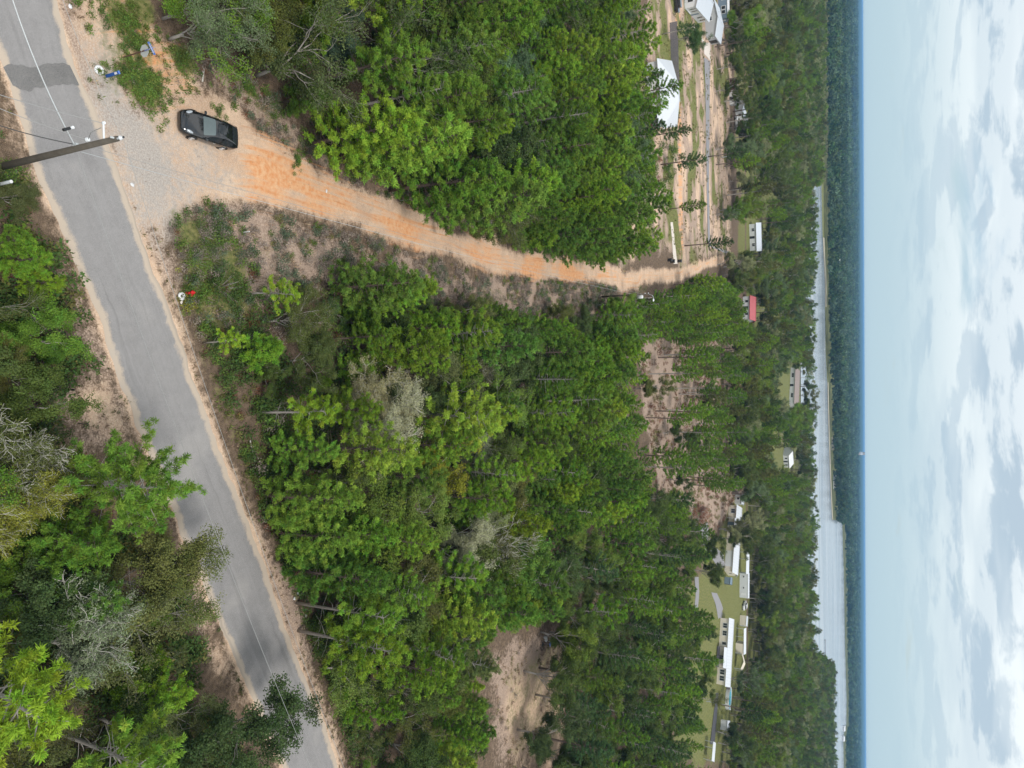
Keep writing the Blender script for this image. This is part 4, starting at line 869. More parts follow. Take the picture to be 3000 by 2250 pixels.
# ------------------------------------------------------------------ undergrowth
def tile(protoVFA, P, rot, scl, tcolv):
    V, F, A, mt = protoVFA; n = len(P); ca, sa = np.cos(rot), np.sin(rot)
    W = V[None] * scl[:, None, None]; Xr = W[..., 0] * ca[:, None] - W[..., 1] * sa[:, None]; Yr = W[..., 0] * sa[:, None] + W[..., 1] * ca[:, None]
    return np.stack([Xr + P[:, None, 0], Yr + P[:, None, 1], W[..., 2] + P[:, None, 2]], -1).reshape(-1, 3), (F[None] + (np.arange(n) * len(V))[:, None, None]).reshape(-1, 4)
def grass_tuft(seed, n, hgt, spread, w):
    g = np.random.default_rng(seed); L = Leaves(); p = np.zeros((n, 3)); p[:, :2] = g.normal(size=(n, 2)) * spread
    d = unit(np.stack([g.normal(size=n) * .55, g.normal(size=n) * .55, np.ones(n)], 1)); L.add(p, d, hgt * g.uniform(.5, 1.2, n), w * g.uniform(.7, 1.3, n), unit(d + np.array([0, 0, .6])), g.random(n), g.random(n)); V, F, A = L.arrays(); return (V, F, A, M['brush'])
def weed(seed, n, r, hgt, leaf):
    g = np.random.default_rng(seed); L = Leaves(); o = unit(g.normal(size=(n, 3))) * (g.random(n) ** .5)[:, None] * np.array([r, r, hgt * .5]) + np.array([0, 0, hgt * .45])
    L.add(o, unit(g.normal(size=(n, 3)) + np.array([0, 0, .4])), leaf * g.uniform(.6, 1.5, n), leaf * .45 * g.uniform(.6, 1.4, n), unit(o / r + np.array([0, 0, .5])), np.clip(g.normal(.5, .25, n), 0, 1), g.random(n)); V, F, A = L.arrays(); return (V, F, A, M['brush'])
GP = [[grass_tuft(1, 14, .38, .10, .05)], [grass_tuft(2, 22, .30, .16, .05)], [weed(3, 70, .32, .45, .13)], [weed(4, 120, .5, .75, .14)], [weed(5, 90, .45, .4, .11)]]
UG = {'grass': (.140, .180, .045), 'dry': (.34, .25, .165), 'grey': (.27, .225, .19), 'dkgreen': (.075, .125, .036), 'green': (.115, .185, .038), 'olive': (.17, .17, .055), 'blue': (.120, .160, .100), 'red': (.19, .09, .055), 'yel': (.24, .24, .04)}
ug = []
def undergrowth(poly, dens, mixture, clump=3.0, thr=.45, edge=None):
    w = wpoly(poly); xs_ = [p[0] for p in w]; ys_ = [p[1] for p in w]; area = (max(xs_) - min(xs_)) * (max(ys_) - min(ys_)); n = int(area * dens)
    X = rng.uniform(min(xs_), max(xs_), n); Y = rng.uniform(min(ys_), max(ys_), n); d = sdist(X, Y, w)
    ok = (d > 0) & (fbm(X, Y, clump) + rng.normal(size=n) * .07 > thr) & (sdist(X, Y, road_w) < -.15)
    dd = sdist(X, Y, dirt_w); ok &= (dd < .25 + rng.random(n) * .5)
    for x, y in zip(X[ok], Y[ok]):
        ks = [q[0] * (.3 + 1.4 * float(vnoise(x + 17 * i, y + 9 * i, 5.0))) for i, q in enumerate(mixture)]
        _, pk, tn, s0, s1 = random.choices(mixture, ks)[0]; c = np.array(UG[tn]) * random.uniform(.75, 1.2)
        ug.append((x, y, -.04, random.uniform(0, 6.28), random.uniform(s0, s1), random.choice(pk), *c))
undergrowth(DRYZ, 5.0, [(2.2, [3, 4], 'grey', .7, 1.3), (1.4, [0, 1], 'dry', .8, 1.5), (1.0, [2, 3], 'blue', .7, 1.3), (.8, [2, 3], 'green', .6, 1.2), (.5, [2], 'olive', .6, 1.1)], 2.6, .42)
undergrowth(DRY2, 4.0, [(1.0, [3, 4], 'grey', .6, 1.2), (1.2, [0, 1], 'dry', .8, 1.4), (1.0, [2, 3], 'blue', .6, 1.2), (1.6, [2, 3], 'green', .6, 1.2), (.6, [4], 'red', .6, 1.1)], 2.4, .40)
undergrowth(SCRUB, 5.0, [(1.6, [2, 3], 'dkgreen', .7, 1.4), (1.4, [2, 3], 'green', .7, 1.4), (1.2, [3, 4], 'grey', .7, 1.2), (1.0, [0, 1], 'dry', .8, 1.3), (.8, [0, 1], 'grass', .8, 1.5), (.5, [2], 'yel', .5, .9), (.7, [3], 'blue', .7, 1.3), (.9, [3, 4], 'red', .6, 1.0)], 2.2, .43)
undergrowth([(440, 720), (560, 690), (620, 900), (640, 1100), (700, 1300), (760, 1480), (840, 1657), (775, 1657), (700, 1475), (620, 1239), (550, 1060), (480, 850)], 4.5, [(2.2, [2, 3], 'dkgreen', .8, 1.7), (1.5, [2, 3], 'green', .7, 1.5), (.6, [4], 'red', .7, 1.2), (1, [1], 'grass', .9, 1.6), (.5, [2], 'olive', .7, 1.2)], 2.6, .40)
undergrowth(VERGE, 8, [(2, [0, 1], 'grass', .6, 1.2), (1, [0, 1], 'olive', .6, 1.2), (.6, [2], 'green', .4, .8), (.4, [0], 'dry', .6, 1.1)], 1.6, .40)
undergrowth(RIGHT_SAND, 6.0, [(2, [0], 'dry', .4, .8), (1.0, [0], 'olive', .4, .8)], 1.2, .46)
undergrowth(LEFT_SAND, 6.0, [(2, [0], 'dry', .4, .8), (.8, [0, 1], 'olive', .4, .9), (.5, [2], 'dkgreen', .4, .8)], 1.4, .47)
undergrowth(SHOULDER, 7.0, [(1.4, [0, 1], 'grass', .6, 1.1), (1.0, [0], 'dry', .5, 1.0), (1.0, [2], 'green', .5, 1.0), (.5, [4], 'grey', .4, .8)], 2.0, .49)
undergrowth(CLEAR, .8, [(2, [0, 1], 'dry', .8, 1.6), (1.4, [0, 1], 'olive', .8, 1.5), (.6, [2, 4], 'grey', .8, 1.5)], 5, .44)
undergrowth(PINK, .8, [(2, [0, 1], 'dry', 1, 1.8), (1, [4, 3], 'red', .8, 1.6), (1, [3], 'olive', .8, 1.6)], 5, .46)
undergrowth(FIELD, .35, [(2, [0, 1], 'olive', 1, 1.8), (1, [0, 1], 'dry', 1, 1.6)], 6, .5)
undergrowth([(330, 240), (450, 200), (512, 225), (553, 275), (628, 330), (765, 400), (978, 490), (900, 480), (740, 420), (600, 345), (500, 300), (400, 240)], 1.6, [(1.4, [0, 1], 'grass', .5, 1.0), (1.0, [0], 'dry', .5, 1.0), (1.0, [2], 'green', .5, .9)], 1.8, .58)
for (a, b, r, k) in ((270, 40, 2.2, 90), (295, 90, 1.2, 40), (285, 165, 1.7, 90), (312, 192, 2.2, 140), (335, 178, 1.2, 40), (540, 190, 1.0, 30), (395, 128, 1.5, 70), (212, 155, .5, 10), (640, 345, .9, 22), (470, 240, .7, 12), (415, 640, 1.6, 40), (405, 655, .6, 24)):
    x0, y0 = atv(a, b)[:2]
    for _ in range(k):
        q = abs(random.gauss(0, .55)) * r; az = random.uniform(0, 6.28); tn = random.choice(['green', 'green', 'grass', 'dkgreen'] if (a, b) != (405, 655) else ['yel'])
        ug.append((x0 + q * math.cos(az), y0 + q * math.sin(az), -.03, random.uniform(0, 6.28), random.uniform(.45, 1.0), random.choice([1, 2, 2]), *(np.array(UG[tn]) * random.uniform(.8, 1.25))))
for poly, dn in ((CAN_A, .55), (CAN_B, .85), (CAN_E, .30)):
    undergrowth([(a - 45, b) for a, b in poly], dn, [(2, [3], 'dkgreen', 1, 2.4), (1, [3], 'green', 1, 2.2), (.8, [3, 4], 'red', .8, 1.6), (.6, [3, 4], 'grey', .8, 1.6)], 5, .40)
undergrowth(CAN_C2, 2.4, [(2, [3], 'dkgreen', 1, 2.4), (1.2, [3], 'olive', 1, 2.2), (.6, [4], 'red', .8, 1.4)], 4, .36)
scatter('ground_cover', GP, ug)
shr = 0
SHR_L = [(455, 505, 2.0, 'dkgreen', 'dark green bush in the scrub beside the dirt track entrance'), (435, 560, 2.2, 'green', 'leafy bush nearest the two-tone scrub above the red hydrant'), (500, 620, 2.4, 'dkgreen', 'dark bush between the red hydrant and the grey brush'), (480, 560, 2.0, 'blue', 'blue-green bush in the middle of the roadside scrub'), (560, 750, 2.6, 'dkgreen', 'dark bush right beside the small bright roadside pine'), (600, 880, 2.8, 'dkgreen', 'dark bush at the foot of the lone bright round pine'), (640, 960, 2.8, 'green', 'green bush below the lone bright round pine'), (600, 1030, 2.4, 'dkgreen', 'low dark bush at the road edge before the broad green oak'), (660, 1160, 2.2, 'green', 'bright green bush near the paved road below the broad green oak'), (700, 1215, 2.8, 'dkgreen', 'dark bush above the roadside litter patch'), (730, 1390, 2.6, 'dkgreen', 'dark bush at the foot of the dark-trunked pine'), (780, 1590, 2.8, 'dkgreen', 'dark bush at the bottom right beside the paved road'), (820, 520, 1.6, 'blue', 'blue-green bush in the grey brush along the dirt track'), (700, 560, 1.8, 'grey', 'grey dry bush in the middle of the brush strip'), (960, 590, 1.6, 'blue', 'dull bush in the brush where the dirt track narrows'), (1080, 640, 2.0, 'dkgreen', 'dark bush along the far end of the brush strip'), (680, 320, 1.6, 'dkgreen', 'dark bush at the upper edge of the dirt track past the car'), (590, 230, 1.8, 'dkgreen', 'dark bush under the pines behind the black car'), (25, 385, 1.8, 'green', 'green bush at the foot of the large utility pole'), (1470, 95, 1.6, 'dkgreen', 'small round bush in front of the grey board fence')]
for X_, Y_, h, tn, lb in SHR_L:
    p = SHRUB[shr % 4]; shr += 1; o = p.copy(); col.objects.link(o); x, y, _ = atv(X_, Y_, h * .4); o.location = (x, y, -.04); s = .8 * h / HT[p.name]; o.scale = (s * 1.05, s * 1.05, s); o.rotation_euler = (0, 0, random.uniform(0, 6.28))
    for ch in p.children:
        c = ch.copy(); col.objects.link(c); c.parent = o
        if ch.name.startswith('foliage'): c['tcol'] = tuple(UG[tn])
    tag(o, lb, 'bush')
for p in PROTOS:
    for ch in list(p.children): bpy.data.objects.remove(ch, do_unlink=True)
    bpy.data.objects.remove(p, do_unlink=True)
# ------------------------------------------------------------------ buildings
def house(name, label, cat, c, rz, L, W, hw, hr, wall, roof, openings=(), hip=0.0, over=.35, base=0.0, posts=()):
    """ridge along local x; openings: (kind, side, u, z, w, h, material)"""
    root = tag(empty(name, (c[0], c[1], base), rz), label, cat); a, b = L / 2, W / 2; t = .12
    w = MB()
    w.face([(-a, -b, 0), (a, -b, 0), (a, -b, hw), (-a, -b, hw)]); w.face([(a, b, 0), (-a, b, 0), (-a, b, hw), (a, b, hw)])
    if hip: w.face([(a, -b, 0), (a, b, 0), (a, b, hw), (a, -b, hw)]); w.face([(-a, b, 0), (-a, -b, 0), (-a, -b, hw), (-a, b, hw)])
    else: w.face([(a, -b, 0), (a, b, 0), (a, b, hw), (a, 0, hr - .06), (a, -b, hw)]); w.face([(-a, b, 0), (-a, -b, 0), (-a, -b, hw), (-a, 0, hr - .06), (-a, b, hw)])
    w.build('wall', wall, root)
    o = over; sl = (hr - hw) / b; ze = hw - sl * o + .02; r = MB()
    def slab(p):
        n = len(p); b0 = len(r.v); r.v += [tuple(q) for q in p] + [(q[0], q[1], q[2] - t) for q in p]
        r.f.append(list(range(b0, b0 + n))); r.f.append(list(range(b0 + 2 * n - 1, b0 + n - 1, -1)))
        for i in range(n): r.f.append([b0 + i, b0 + n + i, b0 + n + (i + 1) % n, b0 + (i + 1) % n])
    z0, z1 = ze + t, hr + .02 + t
    if hip:
        h = hip
        slab([(-a - o, -b - o, z0), (a + o, -b - o, z0), (a - h, 0, z1), (-a + h, 0, z1)]); slab([(a + o, b + o, z0), (-a - o, b + o, z0), (-a + h, 0, z1), (a - h, 0, z1)])
        slab([(a + o, -b - o, z0), (a + o, b + o, z0), (a - h, 0, z1)]); slab([(-a - o, b + o, z0), (-a - o, -b - o, z0), (-a + h, 0, z1)])
    else:
        slab([(-a - o, -b - o, z0), (a + o, -b - o, z0), (a + o, 0, z1), (-a - o, 0, z1)]); slab([(a + o, b + o, z0), (-a - o, b + o, z0), (-a - o, 0, z1), (a + o, 0, z1)])
    r.build('roof', roof, root)
    rb = MB(); rb.box((0, 0, z1 + .03), (L + 2 * o - 2 * hip, .3, .06)); rb.build('ridge_cap', roof, root)
    if not hip and L > 8:
        sm = MB(); ns = int((L + 2 * o) / .9)
        for i in range(1, ns):
            x_ = -a - o + (L + 2 * o) * i / ns
            for s_ in (-1, 1): sm.face([(x_ - .03, s_ * (b + o), z0 + .005), (x_ + .03, s_ * (b + o), z0 + .005), (x_ + .03, 0, z1 + .03), (x_ - .03, 0, z1 + .03)])
        sm.build('roof_seams', M['galv'] if roof in (M['whitemetal'], M['white']) else roof, root)
        for q_ in (-.2, .25): MB().tube([(L * q_, b * .45, hr - (hr - hw) * .45), (L * q_, b * .45, hr - (hr - hw) * .45 + .5)], .09, 8).build('vent_pipe', M['galv'], root)
    for kd, side, u, z, ww, hh, mt in openings:
        if side in 'fb':
            y = -b if side == 'f' else b; s = -1 if side == 'f' else 1
            pos = (u, y + s * .03, z + hh / 2); dim = (ww, .06, hh); fpos = (u, y + s * .02, z + hh / 2); fd = (ww + .24, .05, hh + .24); gp = (u, y + s * .07, z + hh / 2); gd = (ww - .08, .03, hh - .08)
        else:
            x = -a if side == 'l' else a; s = -1 if side == 'l' else 1
            pos = (x + s * .03, u, z + hh / 2); dim = (.06, ww, hh); fd = (.05, ww + .24, hh + .24); gp = (x + s * .07, u, z + hh / 2); gd = (.03, ww - .08, hh - .08)
        if kd == 'window':
            f = MB().box(pos, fd).build('window', M['white'], root)
            if side in 'fb' and ww > 1.2:
                for q in (-1, 1): MB().box((gp[0] + q * ww * .25, gp[1], gp[2]), (ww * .5 - .1, gd[1], gd[2])).build('pane', mt, f)
            else: MB().box(gp, gd).build('pane', mt, f)
        else:
            f = MB().box(pos, dim).build(kd, mt, root)
    return root
G_, D_ = M['glass'], M['black']
h1 = house('white_house', 'big white house with hipped white metal roof behind the pines', 'house', (-66.2, 161.5), R_(20), 13.6, 13.2, 3.0, 5.4, M['white'], M['whitemetal'],
      [('window', 'r', -3.6, .9, .9, 1.5, G_), ('window', 'r', -1.4, .9, .9, 1.5, G_), ('window', 'r', 2.5, .9, .9, 1.5, G_), ('window', 'f', -4, .9, 1.6, 1.4, G_), ('door', 'f', 0, .05, 1.1, 2.1, M['rust']), ('window', 'f', 4, .9, 1.6, 1.4, G_), ('window', 'l', 2, .9, 1.4, 1.4, G_)], hip=5.2, over=.5)
pr = MB()
pr.face([(3.2, -6.9, 3.0), (6.9, -6.9, 3.0), (6.9, -9.6, 2.5), (3.2, -9.6, 2.5)]); pr.face([(3.2, -9.6, 2.42), (6.9, -9.6, 2.42), (6.9, -6.9, 2.92), (3.2, -6.9, 2.92)])
pr.face([(3.2, -9.6, 2.5), (6.9, -9.6, 2.5), (6.9, -9.6, 2.42), (3.2, -9.6, 2.42)]); pr.build('porch_roof', M['whitemetal'], h1)
for x in (3.4, 5.1, 6.7): MB().box((x, -9.4, 1.2), (.15, .15, 2.42)).build('porch_post', M['rust'], h1)
MB().box((5.05, -9.45, .75), (3.4, .06, .9)).build('porch_railing', M['rust'], h1)
h2 = house('white_house', 'white house with pale grey roof cut by the top edge', 'house', (-107.4, 200.2), R_(103), 18, 9, 3.0, 4.4, M['white'], M['lightroof'],
      [('window', 'f', -7, .9, .8, 1.6, G_), ('window', 'f', -4.6, .9, .8, 1.6, G_), ('door', 'f', -1.2, .05, 1.1, 2.1, M['bluewall']), ('window', 'f', 3, .9, 1.4, 1.5, G_), ('window', 'f', 6.4, .9, 1.4, 1.5, G_), ('window', 'l', -2.5, .9, 1.4, 1.4, G_), ('window', 'l', 2.5, .9, 1.4, 1.4, G_)])
sheet('concrete_porch', [at(2006, 0)[:2], at(2016, 0)[:2], at(2027, 42)[:2], at(2018, 42)[:2], at(2006, 26)[:2]], M['white'], .3)
gar = house('garage', 'grey garage with low light grey roof and open dark doorway', 'garage', (-111.4, 224.6), R_(99.4), 9.4, 10.0, 2.8, 3.75, M['greywall'], M['lightroof'],
      [('doorway_shade_panel', 'f', 1.6, .05, 3.2, 2.2, D_), ('door', 'f', -3.0, .05, 1.0, 2.1, M['white']), ('window', 'l', 0, 1.0, 1.2, 1.0, G_)])  # flat black panel on the wall paints the shade inside the open doorway
house('trailer', 'slate blue trailer with white framed windows at the top edge', 'trailer', (-125.4, 243.2), R_(0), 9.5, 3.0, 2.9, 3.2, M['bluewall'], M['white'],
      [('window', 'f', 1.2, 1.1, 1.1, 1.2, G_), ('window', 'f', 2.6, 1.1, 1.1, 1.2, G_), ('window', 'f', -2, 1.1, 1.2, 1.2, G_), ('door', 'r', 0, .2, .9, 2.0, M['white'])], over=.12)
fr = tag(empty('board_fence', (0, 0, 0)), 'long dark grey wooden board fence beside the orange soil strip', 'fence')
fa, fb_ = Vector((-89.5, 175.6, 0)), Vector((-75.6, 177.6, 0)); nb = 14; me0 = None; pm0 = None
ang = math.atan2(fb_.y - fa.y, fb_.x - fa.x); blen = (fb_ - fa).length
nbd = 70
for i in range(nbd):
    p = fa.lerp(fb_, (i + .5) / nbd)
    if me0 is None: o = MB().box((0, 0, .95), (blen / nbd - .02, .03, 1.9)).build('board', M['fence'], fr); me0 = o.data
    else: o = bpy.data.objects.new('board', me0); col.objects.link(o); o.parent = fr
    o.location = (p.x, p.y, random.uniform(-.04, .04)); o.rotation_euler = (0, 0, ang)
for i in range(8):
    p = fa.lerp(fb_, i / 7)
    if pm0 is None: o = MB().box((0, .07, .95), (.1, .1, 1.95)).build('post', M['fence'], fr); pm0 = o.data
    else: o = bpy.data.objects.new('post', pm0); col.objects.link(o); o.parent = fr
    o.location = (p.x, p.y, 0); o.rotation_euler = (0, 0, ang)
mh1 = house('long_house', 'long cream house with bright white roof and white garage door', 'house', (55.2, 257.6), R_(-25), 23, 8, 2.7, 3.8, M['cream'], M['whitemetal'],
      [('window', 'f', -9.5, .9, 1.5, 1.3, G_), ('door', 'f', -5, .05, 1.1, 2.1, M['bluewall']), ('window', 'f', -3, .9, 1.3, 1.3, G_), ('window', 'f', 0.6, .9, 1.3, 1.3, G_), ('garage_door', 'f', 7.2, .05, 5.4, 2.3, M['white']), ('window', 'r', 0, 1.0, 1.0, 1.1, G_)])
MB().box((-4.6, -4.95, 2.62), (4.2, 1.8, .1)).build('porch_roof', M['whitemetal'], mh1)
for x in (-6.5, -2.7): MB().box((x, -5.7, 1.3), (.12, .12, 2.6)).build('porch_post', M['white'], mh1)
mh2 = house('mobile_home', 'cream mobile home with white roof and shaded front porch', 'mobile home', (88.6, 241.0), R_(-22), 20.5, 7, 2.8, 3.7, M['cream'], M['whitemetal'],
      [('window', 'f', -8, 1.0, 1.5, 1.3, G_), ('window', 'f', -5.6, 1.0, 1.5, 1.3, G_), ('window', 'f', -2.4, 1.0, .9, 1.3, G_), ('window', 'f', 6.4, .9, 1.5, 1.4, G_), ('window', 'f', 8.3, .9, 1.5, 1.4, G_), ('door', 'f', 2, .1, 1.1, 2.1, D_)])
q = MB(); q.face([(-1.2, -3.5, 2.82), (5.2, -3.5, 2.82), (5.2, -7.0, 2.35), (-1.2, -7.0, 2.35)]); q.face([(-1.2, -7.0, 2.27), (5.2, -7.0, 2.27), (5.2, -3.5, 2.74), (-1.2, -3.5, 2.74)]); q.face([(-1.2, -7, 2.35), (5.2, -7, 2.35), (5.2, -7, 2.27), (-1.2, -7, 2.27)]); q.build('porch_roof', M['whitemetal'], mh2)
MB().box((2, -5.2, .35), (6.4, 3.4, .1)).build('porch_deck', M['fence'], mh2)
for x in (-1.1, 2, 5.1): MB().box((x, -6.85, 1.2), (.12, .12, 2.4)).build('porch_post', M['fence'], mh2)
for z in (.7, 1.0): MB().box((2, -6.85, z), (6.2, .05, .06)).build('porch_railing', M['fence'], mh2)
house('camper', 'long white camper with two small windows beside the open shed', 'camper', (77.3, 283.0), R_(-4), 9.2, 2.7, 3.0, 3.25, M['hydrangea'], M['whitemetal'],
      [('window', 'f', -3.4, 1.3, .7, .5, G_), ('window', 'f', .8, 1.3, .7, .5, G_), ('door', 'f', 3.2, .4, .8, 1.9, M['white'])], over=.06)
def open_shed(name, label, c, rz, L, W, h, roofm, closed=0.0, hr=.5, cat='shed'):
    root = tag(empty(name, (c[0], c[1], 0), rz), label, cat); a, b = L / 2, W / 2; r = MB()
    for s in (-1, 1):
        r.face([(-a, s * b, h), (a, s * b, h), (a, 0, h + hr), (-a, 0, h + hr)]); r.face([(-a, s * b, h - .1), (a, s * b, h - .1), (a, 0, h + hr - .1), (-a, 0, h + hr - .1)]); r.face([(-a, s * b, h - .1), (a, s * b, h - .1), (a, s * b, h), (-a, s * b, h)])
    for s in (-1, 1): r.face([(s * a, -b, h), (s * a, 0, h + hr), (s * a, b, h), (s * a, b, h - .1), (s * a, 0, h + hr - .1), (s * a, -b, h - .1)])
    r.build('roof', roofm, root)
    for x in (-a + .1, -a + L * .33, a - .1):
        for y in (-b + .1, b - .1): MB().box((x, y, h / 2), (.12, .12, h)).build('post', M['galv'], root)
    if closed: MB().box((a - L * closed / 2, 0, (h - .12) / 2), (L * closed - .3, W - .3, h - .12)).build('closed_bay', M['cream'], root)
    return root
open_shed('open_shed', 'open sided shed with white gabled roof behind the long cream house', (68.2, 281.0), R_(-10), 8, 5, 3.0, M['whitemetal'], 0, .7)
open_shed('storage_shed', 'white roofed shed with one dark open bay and one closed bay', (95.6, 274.6), R_(-6), 9.4, 4.6, 2.9, M['whitemetal'], .42, .5)
open_shed('canopy', 'cream peaked canopy on thin posts past the storage shed', (102.6, 271.2), R_(60), 4.2, 5.6, 2.4, M['cream'], 0, .9, 'canopy')
open_shed('carport', 'white flat-topped carport at the bottom right by the dark driveway', (109.8, 216.0), R_(-30), 5.2, 4.6, 2.5, M['whitemetal'], 0, .25, 'carport')
house('round_roof_trailer', 'cream cargo trailer with grey end between the camper and the storage shed', 'trailer', (91.2, 283.2), R_(-30), 3.6, 2.6, 2.3, 2.6, M['cream'], M['lightroof'], [('door', 'r', 0, .2, 1.8, 1.9, M['hydrangea'])], over=.05)
house('garden_shed', 'small white shed half hidden under the very large oak', 'shed', (113.4, 242.2), R_(-20), 3, 2.6, 2.1, 2.6, M['white'], M['lightroof'], [('door', 'f', 0, .05, .9, 1.8, M['hydrangea'])], over=.15)
house('garden_shed', 'small grey shed at the left end of the long cream house', 'shed', (43.0, 273.0), R_(-20), 3.6, 3, 2.4, 3.0, M['hydrangea'], M['lightroof'], [('window', 'f', 0, .8, 1.0, .8, G_)], over=.2)
house('garden_shed', 'grey-blue small shed at the garage end of the long cream house', 'shed', (67.6, 250.2), R_(-25), 2.2, 2.0, 1.9, 2.3, M['bluewall'], M['bluewall'], [('door', 'r', 0, .05, .8, 1.7, D_)], over=.1)
pl = tag(empty('swimming_pool', (108.7, 252.6, 0), R_(-30)), 'round above-ground pool with turquoise water on the lawn', 'pool')
bm_ = MB(); k = 28
ring = lambda r, z: [(r * 1.25 * math.cos(6.2832 * i / k), r * .95 * math.sin(6.2832 * i / k), z) for i in range(k)]
a0, a1, a2, a3 = ring(3.0, 0), ring(3.0, 1.25), ring(2.82, 1.25), ring(2.82, 1.0)
for A, B in ((a0, a1), (a1, a2), (a2, a3)):
    for i in range(k): bm_.face([A[i], A[(i + 1) % k], B[(i + 1) % k], B[i]])
bm_.build('pool_wall', M['white'], pl); MB().face(ring(2.82, 1.02)).build('pool_water', M['pool'], pl)
MB().box((-3.2, -1.6, .6), (2.6, 1.5, 1.15), .4).build('deck', M['fence'], pl)
for n_, lb, X, Y, rz, L, W, hw, hr, wm, rm in (
    ('house', 'grey house with light metal roof among the trees past the dirt track', 2196, 692, 10, 11, 7, 2.8, 4.2, 'hydrangea', 'lightroof'),
    ('house', 'house with bright red roof and grey gabled porch in the trees', 2176, 905, -8, 9, 7, 2.8, 4.4, 'hydrangea', 'redroof'),
    ('house', 'grey-brown roofed house with dark carport by the far wood edge', 2314, 1140, -28, 26, 11, 3.0, 5.2, 'hydrangea', 'brownroof'),
    ('shed', 'bright white roofed shed standing in the far wood', 2295, 1341, 35, 9, 8, 3.2, 5.0, 'hydrangea', 'white'),
    ('shed', 'rusty brown roofed lean-to in the cluttered yard', 2137, 259, 60, 6, 5, 2.2, 2.8, 'rust', 'brownroof'),
    ('shed', 'small grey shed in the cluttered yard next to the brown lean-to', 2137, 286, 10, 4.2, 3.4, 2.2, 2.6, 'hydrangea', 'lightroof'),
    ('mobile_home', 'pale mobile home behind trunks in the cluttered yard', 2158, 335, 70, 12, 4.5, 2.7, 3.2, 'white', 'lightroof'),
    ('boat_house', 'bright white building on the far river bank', 2434, 781, 5, 22, 16, 9, 12, 'white', 'white'),
    ('house', 'pale house with white gable on the far bank near the point', 2441, 1408, 0, 26, 14, 6, 10, 'hydrangea', 'lightroof'),
    ('house', 'tiny pale house far up the left wood beyond the yards', 2296, 130, 20, 9, 7, 3, 4.4, 'cream', 'lightroof'),
    ('house', 'small pale house on the far shore at the right end of the river', 2469, 2135, 0, 10, 8, 3, 5, 'white', 'white'),
    ('house', 'small white house furthest along the right shore', 2467, 2165, 0, 9, 8, 3, 5, 'white', 'white'),
    ('house', 'pale cottage with tiny windows where the far shore meets the sea wall', 2436, 1300, 0, 18, 10, 5, 8, 'cream', 'lightroof')):
    x, y, _ = at(X, Y); house(n_, lb, 'house' if 'house' in n_ else n_.replace('_', ' '), (x, y + W / 2), R_(rz), L, W, hw, hr, M[wm], M[rm], [('window', 'f', -L * .28, .9, L * .12, hw * .42, G_), ('window', 'f', L * .28, .9, L * .12, hw * .42, G_), ('door', 'f', 0, .05, max(1.0, L * .06), hw * .7, D_)], over=.4)
def van(label, c, rz, body, name='pickup_truck', cat='truck'):
    root = tag(empty(name, (c[0], c[1], 0), rz), label, cat)
    MB().box((0, 0, .75), (5.0, 1.9, .7)).build('body', body, root, bevel=.1); MB().box((.3, 0, 1.42), (2.2, 1.7, .66)).build('cab', body, root, bevel=.14)
    MB().box((1.42, 0, 1.42), (.06, 1.5, .5)).build('windshield', G_, root)
    for s in (-1, 1): MB().box((.3, s * .86, 1.45), (1.8, .04, .42)).build('side_window', G_, root)
    for x in (-1.6, 1.6):
        for s in (-1, 1): MB().lathe([(.0, -.11), (.30, -.12), (.36, -.08), (.36, .08), (.30, .12), (0, .12)], 14, (x, s * .9, .36), 'Y').build('wheel', M['rubber'], root)
    for s in (-1, 1): MB().box((2.5, s * .68, .85), (.06, .36, .18)).build('headlight', M['lamp'], root)
van('white pickup truck parked facing the long yard by the camper', (87.0, 289.2), R_(-80), M['white'])
van('white and black car parked in the cluttered yard', (-96.8, 274.4), R_(10), M['white'], 'parked_car', 'car')
van('dark pickup by the top edge at the end of the fence', at(1975, 8)[:2], R_(20), M['paint'])
bt = tag(empty('rowing_boat', (-118.0, 279.0, 0), R_(100)), 'slim green boat lying on the yard grass', 'boat'); hb = MB(); pr_ = [(-2.6, .05), (-1.6, .5), (0, .68), (1.5, .5), (2.6, .05)]
for (x0, w0), (x1, w1) in zip(pr_, pr_[1:]):
    for s in (-1, 1): hb.face([(x0, s * w0, .75), (x1, s * w1, .75), (x1, s * w1 * .5, .15), (x0, s * w0 * .5, .15)])
    hb.face([(x0, -w0 * .5, .15), (x1, -w1 * .5, .15), (x1, w1 * .5, .15), (x0, w0 * .5, .15)])
hb.build('hull', M['greenpaint'], bt); MB().box((0, 0, .6), (.3, 1.2, .05)).build('bench', M['cream'], bt)
# tall things far away
x, y, _ = at(2511, 1328); x, y = x * .7, y * .7
stk = tag(empty('chimney_stack', (x, y, 0)), 'far tall chimney stack breaking the horizon', 'chimney'); hh = 44.5
for i in range(5): MB().lathe([(9.0 - i * .6, hh * i / 5), (8.6 - i * .6, hh * (i + 1) / 5), (0, hh * (i + 1) / 5)], 14).build('stack_band', M['stack'] if i % 2 == 0 else M['white'], stk)
for X, Y, L, lb in ((2430, 1240, 22, 'grey wooden dock on the far bank left of the point'), (2433, 1330, 26, 'longest grey wooden dock on the far bank'), (2417, 1950, 60, 'small dock off the right-hand shore beside the headland')):
    x, y, _ = at(X - 2, Y); d = tag(empty('dock', (x, y, .35)), lb, 'dock'); MB().box((0, 0, .9), (L, 3, .3)).build('deck', M['fence'], d)
    for k in range(5):
        for s in (-1, 1): MB().box((-L / 2 + L * k / 4, s * 1.4, .4), (.35, .35, 1.6)).build('piling', M['fence'], d)

